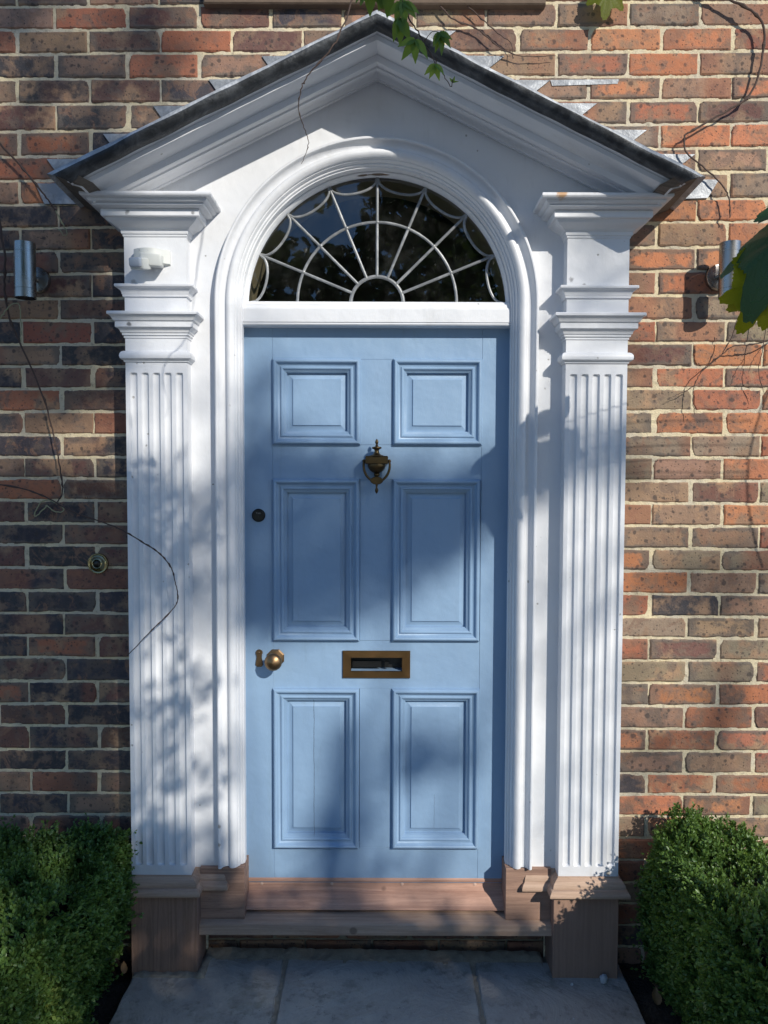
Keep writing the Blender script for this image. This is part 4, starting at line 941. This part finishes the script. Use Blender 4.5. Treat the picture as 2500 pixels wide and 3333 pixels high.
# bare climber stems on the bricks left of the porch
v1 = empty('climbing_vine', (-1.19, -.03, 2.57), 'thin dark vine stem trailing over bricks and lead left of the hood', 'vine')
stem_mb([(-1.30, -.03, 2.70), (-1.187, -.030, 2.569), (-1.116, -.028, 2.491), (-1.052, -.03, 2.412), (-1.020, -.022, 2.366)], .0042, .0022, seed=1).build('stem', BARK, v1)
stem_mb([(-1.020, -.022, 2.366), (-.994, -.016, 2.315), (-.985, -.02, 2.292), (-.995, -.024, 2.288), (-1.015, -.018, 2.310), (-1.06, -.02, 2.312)], .0020, .0008, seed=2).build('tendril', STEMGREEN, v1)
v2 = empty('climbing_vine', (-1.19, -.03, 2.31), 'long thin vine stem looping down past the left wall lamp', 'vine')
stem_mb([(-1.21, -.03, 2.50), (-1.192, -.030, 2.311), (-1.177, -.034, 2.210), (-1.182, -.03, 2.116), (-1.166, -.03, 2.022), (-1.134, -.028, 1.942), (-1.087, -.026, 1.832), (-1.049, -.026, 1.714), (-1.019, -.028, 1.567), (-1.008, -.03, 1.478), (-1.028, -.03, 1.440), (-1.060, -.03, 1.418)], .0040, .0016, seed=3).build('stem', BARK, v2)
stem_mb([(-1.198, -.03, 2.022), (-1.176, -.034, 2.051), (-1.156, -.03, 2.071), (-1.136, -.03, 2.064), (-1.131, -.03, 2.007), (-1.134, -.03, 1.949)], .0020, .0016, seed=4, knots=0).build('green_twig', STEMGREEN, v2)
stem_mb([(-1.060, -.03, 1.430), (-1.092, -.034, 1.395), (-1.096, -.034, 1.408), (-1.076, -.036, 1.440), (-1.054, -.03, 1.447), (-1.020, -.034, 1.433), (-1.006, -.03, 1.416), (-1.025, -.034, 1.409), (-1.062, -.03, 1.430)], .0020, .0018, seed=5, knots=0).build('tendril', STEMGREEN, v2)
v3 = empty('climbing_vine', (-1.16, -.05, 1.48), 'wiry vine shoot reaching from the left bricks across the fluted pilaster', 'vine')
stem_mb([(-1.30, -.03, 1.505), (-1.159, -.04, 1.490), (-1.056, -.045, 1.458), (-.962, -.08, 1.415), (-.812, -.115, 1.368), (-.733, -.135, 1.330), (-.662, -.15, 1.287), (-.626, -.155, 1.244), (-.616, -.150, 1.200), (-.610, -.145, 1.150), (-.628, -.14, 1.114), (-.693, -.135, 1.049), (-.775, -.128, .965)], .0022, .0013, seed=6, knots=.14, wob=.0008).build('stem', BARK, v3)
# hanging stem in front of the hood
v4 = empty('hanging_vine', (-0.0419, -0.8000, 2.5768), 'thin dark vine stem hanging in front of the left slope of the hood', 'vine')
stem_mb([(-0.0183, -0.7685, 2.8837), (-0.0340, -0.7921, 2.6869), (-0.0458, -0.8000, 2.5587), (-0.0726, -0.8000, 2.4815), (-0.0978, -0.8039, 2.4382), (-0.1426, -0.8000, 2.3894), (-0.1576, -0.8000, 2.3595), (-0.1623, -0.7961, 2.3163), (-0.1474, -0.7921, 2.2722), (-0.1426, -0.7921, 2.2478), (-0.1576, -0.7921, 2.2061)], 0.0021, .0006, seed=7).build('stem', BARK, v4)
# right hand stems
v5 = empty('climbing_vine', (1.07, -.03, 3.03), 'long curling brown vine stem on the sunny bricks right of the hood', 'vine')
stem_mb([(1.00, -.03, 3.07), (1.067, -.03, 3.029), (1.162, -.035, 2.980), (1.206, -.03, 2.931), (1.202, -.03, 2.833), (1.168, -.03, 2.726), (1.083, -.03, 2.669), (.982, -.03, 2.612), (.965, -.03, 2.591), (.976, -.028, 2.548), (1.043, -.03, 2.491), (1.088, -.03, 2.448), (1.111, -.03, 2.405), (1.115, -.03, 2.348)], .0042, .0020, seed=8).build('stem', BARK, v5)
v6 = empty('climbing_vine', (.17, -.02, 3.03), 'fine bare twigs on the bricks just right of the hood peak', 'vine')
mb = stem_mb([(.172, -.02, 3.032), (.231, -.022, 2.962), (.311, -.02, 2.931), (.384, -.02, 2.873), (.457, -.02, 2.847), (.559, -.02, 2.850)], .0028, .0009, seed=9)
stem_mb([(.245, -.02, 3.032), (.325, -.02, 2.962), (.384, -.02, 2.913), (.420, -.02, 2.885), (.425, -.02, 2.838)], .0022, .0009, mb, seed=10)
mb.build('stem', BARK, v6)
v7 = empty('climbing_vine', (1.24, -.04, 1.96), 'thin forked twigs dangling on the bricks below the right lamp', 'vine')
mb = stem_mb([(1.30, -.05, 2.00), (1.242, -.045, 1.963), (1.192, -.04, 1.950), (1.130, -.04, 1.943), (1.096, -.04, 1.918), (1.039, -.035, 1.867), (1.015, -.03, 1.823), (1.011, -.03, 1.779), (1.017, -.03, 1.728)], .0022, .0010, seed=11)
stem_mb([(1.015, -.035, 1.820), (.982, -.03, 1.801), (.945, -.03, 1.784)], .0012, .0007, mb, seed=12)
stem_mb([(1.096, -.04, 1.918), (1.12, -.05, 1.97), (1.13, -.06, 2.02)], .0016, .0012, mb, seed=13)
stem_mb([(1.233, -.05, 2.055), (1.220, -.05, 1.939), (1.211, -.045, 1.866), (1.234, -.04, 1.794)], .0014, .0008, mb, seed=14)
stem_mb([(1.220, -.05, 1.945), (1.19, -.05, 1.90), (1.178, -.05, 1.862)], .0011, .0007, mb, seed=15)
mb.build('stem', BARK, v7)
# creeper sprig hanging over the peak
cs = empty('creeper_sprig', (0.0584, -1.2000, 2.3015), 'green creeper sprig with pointed leaflets hanging over the hood peak', 'creeper')
spine = [(0.0037, -1.1636, 2.4837), (0.0311, -1.1879, 2.3744), (0.0450, -1.2000, 2.3173), (0.0608, -1.2061, 2.2821), (0.0839, -1.2091, 2.2432), (0.1009, -1.2091, 2.2140), (0.1186, -1.2073, 2.1879), (0.1337, -1.2061, 2.1679)]
mb = stem_mb(spine, 0.0017, .0006, seed=16, knots=.08); lm = LeafMB()
def creeper_leaf(node, hub, hang, L, n=5, spread=26, nrm=(0.1, -1, .25), lv=.5, seed=0):
    rg = random.Random(seed); stem_mb([node, ((node[0] + hub[0]) / 2, (node[1] + hub[1]) / 2 - .006, (node[2] + hub[2]) / 2 + .005), hub], .0007, .0005, mb, knots=0, wob=0)
    hv = Vector(hang).normalized()
    for q in range(n):
        a = (q - (n - 1) / 2) * spread + rg.uniform(-6, 6); dd = Matrix.Rotation(R(a), 3, 'Y') @ hv; l = L * (1 - .11 * abs(q - (n - 1) / 2)) * rg.uniform(.92, 1.06)
        nn = Vector(nrm) + Vector((rg.uniform(-.5, .5), 0, rg.uniform(-.3, .3))); lm.leaflet(hub, dd + Vector((0, rg.uniform(-.25, .1), 0)), nn, l, l * rg.uniform(.40, .48), min(1, max(0, lv + rg.uniform(-.2, .2))), serr=.07)
creeper_leaf((0.0037, -1.1696, 2.3987), (0.0025, -1.2030, 2.3428), (-.05, 0, -1), 0.0559, 5, 22, seed=21, lv=.3)
creeper_leaf((0.0220, -1.1818, 2.3865), (0.0280, -1.2121, 2.3471), (.10, 0, -1), 0.0607, 5, 24, seed=22, lv=.35)
creeper_leaf((0.0450, -1.2000, 2.3173), (0.0523, -1.2182, 2.2954), (.18, 0, -1), 0.0377, 5, 30, seed=23, lv=.6)
creeper_leaf((0.0523, -1.2030, 2.3015), (0.0475, -1.2152, 2.2723), (.15, 0, -1), 0.0413, 3, 20, seed=24, lv=.5)
creeper_leaf((0.0839, -1.2091, 2.2432), (0.0730, -1.2213, 2.2347), (-.25, 0, -1), 0.0377, 4, 38, seed=25, lv=.7)
creeper_leaf((0.0876, -1.2091, 2.2377), (0.1119, -1.2182, 2.2480), (.35, 0, -1), 0.0316, 5, 24, seed=26, lv=.2)
creeper_leaf((0.1088, -1.2085, 2.2031), (0.1058, -1.2152, 2.1994), (-.05, 0, -1), 0.0255, 4, 34, seed=27, lv=.9)
creeper_leaf((0.1337, -1.2061, 2.1679), (0.1350, -1.2073, 2.1739), (.3, 0, .6), 0.0109, 3, 50, seed=28, lv=.8)
creeper_leaf((0.0463, -1.1818, 2.4169), (0.0864, -1.1818, 2.3653), (.06, 0, -1), 0.0377, 3, 18, seed=29, lv=.25)
mb.build('stem', BARK, cs); lm.build('leaves', CREEPER, cs)
# small leafy tip at the top edge, right
ct = empty('creeper_sprig', (.70, -.12, 3.1), 'small dark green leaf tips dangling at the top edge right of the peak', 'creeper')
lm = LeafMB(); lm.palmate((.712, -.045, 3.030), (-.1, -.1, -1), (.1, -1, .3), .085, .6, seed=31); lm.build('leaves', VINELEAF, ct)
tube_mb(smooth_path([(.712, -.045, 3.028), (.72, -.08, 3.10), (.80, -.10, 3.3)], 5), .0018, 6).build('stem', BARK, ct)
# grapevine spray near the camera on the right
gv = empty('grape_vine', (1.0629, -0.780, 2.0282), 'large toothed vine leaves hanging in front of the right wall lamp', 'vine')
lm = LeafMB()
lm.palmate((0.9946, -0.750, 2.1472), (-1.0, -.1, -.10), (.25, -.55, .85), .138, .5, curl=.3, seed=41)
lm.build('small_leaf', VINESHADED, gv)
lm = LeafMB(); lm.palmate((0.9296, -0.750, 2.0680), (-.66, -.15, -.72), (-.55, -.75, .52), .176, .5, curl=.55, seed=42, ser=.04)
lm.build('shaded_leaf', VINESHADED, gv)
lm = LeafMB(); lm.palmate((0.905, -0.690, 1.980), (-.22, .15, -.95), (.15, -1, .15), .118, .9, curl=.25, seed=43, ser=.05)
lm.palmate((0.905, -0.680, 1.965), (-.86, .1, -.50), (.05, -1, .1), .075, .7, curl=.4, seed=44, ser=.05)
lm.palmate((0.9333, -0.660, 2.0222), (.15, .15, -.95), (.1, -1, .1), .140, .8, curl=.2, seed=45, ser=.05)
lm.build('yellow_green_leaf', VINELEAF, gv)
mb = tube_mb(smooth_path([(2.05, -.70, 2.75), (1.85, -.74, 2.45), (1.76, -.75, 2.20), (1.74, -.74, 1.98), (1.78, -.72, 1.75)], 6), .0030, 7)
for a in ((0.9946, -0.750, 2.1472), (0.9296, -0.750, 2.0680), (0.905, -0.690, 1.980), (0.905, -0.680, 1.965), (0.9333, -0.660, 2.0222)): tube_mb(smooth_path([(1.75, -.745, a[2] + .10), (1.40, -.75, a[2] + .10), ((1.43 + a[0]) / 2, -.75, a[2] + .07), a], 6), [.0014] * 19, 6, mb)
mb.build('stem', BARK, gv)

# ------------------------------------------------------------------ small litter
def dead_leaf(x, y, z, s, rot, label, mat=DEADLEAF):
    lm = LeafMB(); d = Vector((math.cos(rot), math.sin(rot), random.uniform(-.1, .25))); lm.leaflet((x, y, z), d, (random.uniform(-.3, .3), random.uniform(-.3, .3), 1), s, s * .55, .5, fold=.5, droop=-.3)
    o = lm.build('dead_leaf', mat, None); tag(o, label, 'leaf', 'dead leaves on the soil beside the path'); return o
DL = [(.895, -.150, -.078, .040, .3, 'curled dry leaf nearest the wall on the right-hand soil'), (.905, -.195, -.072, .050, 2.6, 'broad brown leaf on the soil beside the path edge'), (.945, -.220, -.070, .052, .9, 'dry leaf tucked against the right box bush'),
      (.860, -.240, -.074, .055, 1.4, 'tan leaf lying against the slab edge on the right'), (.900, -.270, -.072, .050, -.5, 'pale leaf lowest in the heap right of the path'), (-.800, -.120, -.062, .040, 2.0, 'reddish leaf beside the left plinth')]
for x, y, z, s_, r_, lb_ in DL: dead_leaf(x, y, z, s_, r_, lb_)
def pebble(x, y, z, s, label, seed):
    V, F = [], []; nu, nv = 14, 9
    for j in range(nv + 1):
        b = -math.pi / 2 + math.pi * j / nv
        for i in range(nu):
            a = 2 * math.pi * i / nu; q = Vector((math.cos(b) * math.cos(a), math.cos(b) * math.sin(a), math.sin(b))); k = 1 + .35 * noise.noise(q * 1.8 + Vector((seed, 0, 0))); V.append((x + q.x * s * k, y + q.y * s * .8 * k, z + q.z * s * 1.0 * k))
    for j in range(nv):
        for i in range(nu): F.append((j * nu + i, j * nu + (i + 1) % nu, (j + 1) * nu + (i + 1) % nu, (j + 1) * nu + i))
    o = mesh_obj('stone', V, F, PEBBLE, None, smooth=60); tag(o, label, 'stone'); return o
pebble(.728, -.130, -.066, .0135, 'lumpy pale stone at the foot of the right plinth', 3.1)
pebble(.624, -.146, -.0735, .0050, 'tiny white chip on the slab by the right plinth corner', 5.7)
pebble(.592, -.30, -.0745, .0032, 'tiny white chip out on the right-hand slab', 8.7)

# ------------------------------------------------------------------ garden behind the camera: it shades and is mirrored in the fanlight
def inpoly(px, pz, poly):
    ins_ = np.zeros(len(px), bool); n = len(poly)
    for i in range(n):
        x1, z1 = poly[i]; x2, z2 = poly[(i + 1) % n]
        c = ((z1 > pz) != (z2 > pz)) & (px < (x2 - x1) * (pz - z1) / (z2 - z1 + 1e-12) + x1); ins_ ^= c
    return ins_
def crown(name, parent, zones, D, jit, size, seed, mat=TREELEAF, clump=0.0):
    """leaves shaped to cast chosen shade from D metres out; zones outline that shade on the wall, with leaf cover"""
    r2 = np.random.default_rng(seed); PP = []
    for poly, cover in zones:
        xs_ = [p[0] for p in poly]; zs_ = [p[1] for p in poly]; A = (max(xs_) - min(xs_)) * (max(zs_) - min(zs_)); n = int(cover * A / (size * size * .28))
        px = r2.uniform(min(xs_), max(xs_), n); pz = r2.uniform(min(zs_), max(zs_), n); k = inpoly(px, pz, poly); px, pz = px[k], pz[k]
        if clump: kk = fnoise(px + 30, pz + 30, clump, seed + 3, 2) > r2.uniform(-1.3, .5, len(px)); px, pz = px[kk], pz[kk]
        d = D + r2.uniform(-jit, jit, len(px)); PP.append(np.stack([px + TX * d, -d, pz + TZ * d], 1))
    P = np.concatenate(PP); n = len(P); ax = r2.normal(0, 1, (n, 3)); ax[:, 2] -= .6; nm = r2.normal(0, 1, (n, 3)) + np.array([.3, -.5, .6]); ln = r2.uniform(.8, 1.25, n) * size
    return leaves_mesh(name, P, ax, nm, ln, ln * r2.uniform(.5, .7, n), mat, parent, r2.random(n), droop=.15)
def trunk(parent, pts, r0_, r1_, mb=None, n=9):
    P = smooth_path(pts, 6); m = len(P); return tube_mb(P, [r0_ + (r1_ - r0_) * i / (m - 1) for i in range(m)], n, mb)
def el(cx, cz, a, b, rot=0, n=16):
    c, s = math.cos(R(rot)), math.sin(R(rot)); return [(cx + a * math.cos(t) * c - b * math.sin(t) * s, cz + a * math.cos(t) * s + b * math.sin(t) * c) for t in [2 * math.pi * i / n for i in range(n)]]
# tall tree to the right behind the viewer
t1 = empty('garden_tree', (6.3, -8.8, GZ), 'tall leafy tree in the garden opposite the door, throwing soft shade on it', 'tree')
crown('crown', t1, [([(-.44, 1.66), (-.30, 1.72), (-.12, 1.60), (.10, 1.56), (.47, 1.60), (.46, 1.42), (.14, 1.22), (-.15, 1.07), (-.42, 1.02), (-.48, 1.10), (-.48, 1.45)], 3.4),
                    ([(-.90, 1.50), (-.48, 1.56), (-.46, 1.00), (-.90, .96)], 1.3), (el(.20, .62, .19, .070, 22), 2.4), (el(-.10, .40, .17, .06, 25), 1.6), (el(-.40, 1.86, .07, .16, 0), .6), (el(.60, 1.56, .24, .10, 6), 2.2), (el(.33, 1.47, .12, .10, 0), 2.4), (el(.52, 1.20, .07, .2, 0), .35), (el(1.10, 1.22, .22, .09, 8), .9), (el(1.0, .62, .25, .10, 0), .7), (el(1.15, .95, .10, .2, 0), .5), (el(-.02, .22, .30, .05, 3), .5),
                    ([(-.85, 2.0), (-.3, 2.0), (-.3, 1.7), (-.85, 1.5)], .30), ([(.35, 1.9), (.85, 1.9), (.85, .2), (.35, .2)], .20), ([(.50, 2.3), (.80, 2.3), (.80, 1.85), (.50, 1.85)], .50), (el(-.68, .50, .16, .30, 0), .45)], 9.0, .7, .085, 11)
mb = trunk(None, [(6.3, -8.8, -.1), (6.35, -8.8, 2.5), (6.2, -8.9, 5.2), (6.4, -9.0, 7.2)], .16, .04)
for e_ in ((6.0, -9, 7.6), (6.6, -9, 8.0), (6.9, -9, 7.4), (6.5, -9, 6.9)): trunk(None, [(6.25, -8.9, 5.4), ((6.25 + e_[0]) / 2, -9.0, 6.3), e_], .035, .008, mb)
mb.build('trunk', TRUNK, t1)
t2 = empty('garden_tree', (5.2, -8.4, GZ), 'broad leafy tree left of the tall one, shading the left-hand bricks', 'tree')
crown('crown', t2, [([(-2.6, 2.28), (-.98, 2.34), (-.875, 2.18), (-.88, 1.78), (-1.2, 1.80), (-1.35, 1.56), (-.92, 1.52), (-.82, 1.40), (-.84, .75), (-2.6, .7)], 5.5), ([(-1.4, 1.8), (-.86, 1.8), (-.86, 1.5), (-1.4, 1.5)], .8), ([(-2.6, .8), (-.85, .8), (-.80, .55), (-.86, .30), (-2.6, .2)], 2.6),
                    ([(-2.6, 3.6), (-.9, 3.6), (-.55, 2.9), (-.85, 2.3), (-2.6, 2.3)], 1.2)], 8.4, .6, .08, 12)
mb = trunk(None, [(5.2, -8.4, -.1), (5.2, -8.4, 2.5), (5.1, -8.4, 5.0), (5.0, -8.4, 7.6)], .15, .05)
for e_ in ((4.5, -8.4, 7.4), (4.9, -8.4, 8.0), (4.3, -8.4, 6.9)): trunk(None, [(5.1, -8.4, 5.0), ((5.1 + e_[0]) / 2, -8.4, 6.3), e_], .05, .012, mb)
mb.build('trunk', TRUNK, t2)
# unseen sapling nearer by, added to throw the crisper shadows on the left pilaster
t3 = empty('shadow_sapling', (1.3, -3.2, GZ), 'slender tree added unseen behind the viewer to cast leaf shadows on the left pilaster', 'tree')
crown('crown', t3, [([(-.80, 1.58), (-.70, 1.52), (-.66, 1.42), (-.60, 1.40), (-.56, 1.25), (-.62, 1.12), (-.80, 1.05)], 1.9), (el(-.70, .66, .09, .24, -8), 1.1), (el(-.57, .82, .12, .05, 28), .7), (el(-.58, .52, .06, .12, 0), .7), (el(-.76, .40, .06, .12, 0), .9), (el(-.72, .92, .08, .06, 0), .6), (el(-.95, 1.1, .10, .5, 0), .7)], 3.0, .35, .050, 13, clump=7)
mb = trunk(None, [(1.18, -3.1, -.1), (1.17, -3.1, 1.5), (1.25, -3.05, 2.6), (1.30, -3.0, 3.4)], .012, .004)
for e_ in ((1.40, -3, 3.56), (1.52, -3, 3.72), (1.56, -3, 3.66)): trunk(None, [(1.30, -3.0, 3.35), ((1.3 + e_[0]) / 2, -3, (3.35 + e_[2]) / 2 + .02), e_], .004, .0015, mb)
for e_ in ((1.50, -3, 2.98), (1.62, -3, 3.06), (1.48, -3, 2.7)): trunk(None, [(1.24, -3.05, 2.4), ((1.24 + e_[0]) / 2, -3, (2.4 + e_[2]) / 2 - .03), e_], .005, .0015, mb)
mb.build('trunk', TRUNK, t3)
# unseen hedge lifted on added stems: shades path and bases, lets sun pass below
t4 = empty('shading_hedge', (4, -5.2, GZ), 'unseen hedge across the front garden, its raised shape made up to shade the path and bases', 'hedge')
crown('foliage', t4, [([(-1.25, .14), (-1.0, .20), (-.78, .34), (-.56, .30), (-.50, .17), (-.20, .10), (0, .085), (.30, .05), (.45, .02), (.62, .05), (.80, .06), (1.0, .06), (1.3, .08), (1.3, -1.15), (-1.25, -1.15)], 3.8), ([(-3.5, .08), (-1.3, .12), (-1.24, .14), (-1.24, -1.15), (-3.5, -1.15)], 1.3), ([(1.28, .08), (2.6, .08), (2.6, -1.15), (1.28, -1.15)], 2.0)], 5.2, .30, .085, 14)
mb = MB()
for x in (.6, 2.1, 3.6, 5.1): trunk(None, [(x, -5.2, -.1), (x + .02, -5.2, 1.4), (x, -5.2, 2.9)], .05, .03, mb)
mb.build('trunks', TRUNK, t4)
# tree straight opposite, seen only as a reflection
t5 = empty('garden_tree', (1.2, -12.5, GZ), 'dark spreading tree straight across the garden, mirrored in the fanlight', 'tree')
def mirror_crown():
    r2 = np.random.default_rng(55); n = 12000
    x = r2.uniform(-4.5, 5.0, n); z = r2.uniform(2.2, 8.5, n); d = r2.uniform(11.5, 13.0, n)
    gap = fnoise(x + 40, z + 40, .9, 77, 3); k = ~(((x < -.35) & (x > -2.2) & (z > 5.5) & (gap > -.55)) | ((x < .3) & (z > 5.6) & (gap > .9)) | ((x < -1.2) & (z > 4.3) & (gap > .7)))
    x, z, d = x[k], z[k], d[k]; n = len(x); ax = r2.normal(0, 1, (n, 3)); nm = r2.normal(0, 1, (n, 3)) + np.array([0, 1, 0]); ln = r2.uniform(.22, .36, n)
    return leaves_mesh('crown', np.stack([x, -d, z], 1), ax, nm, ln, ln * .6, TREELEAF, t5, r2.random(n))
mirror_crown()
trunk(None, [(1.2, -12.5, -.1), (1.1, -12.5, 3), (.9, -12.4, 6)], .22, .08).build('trunk', TRUNK, t5)
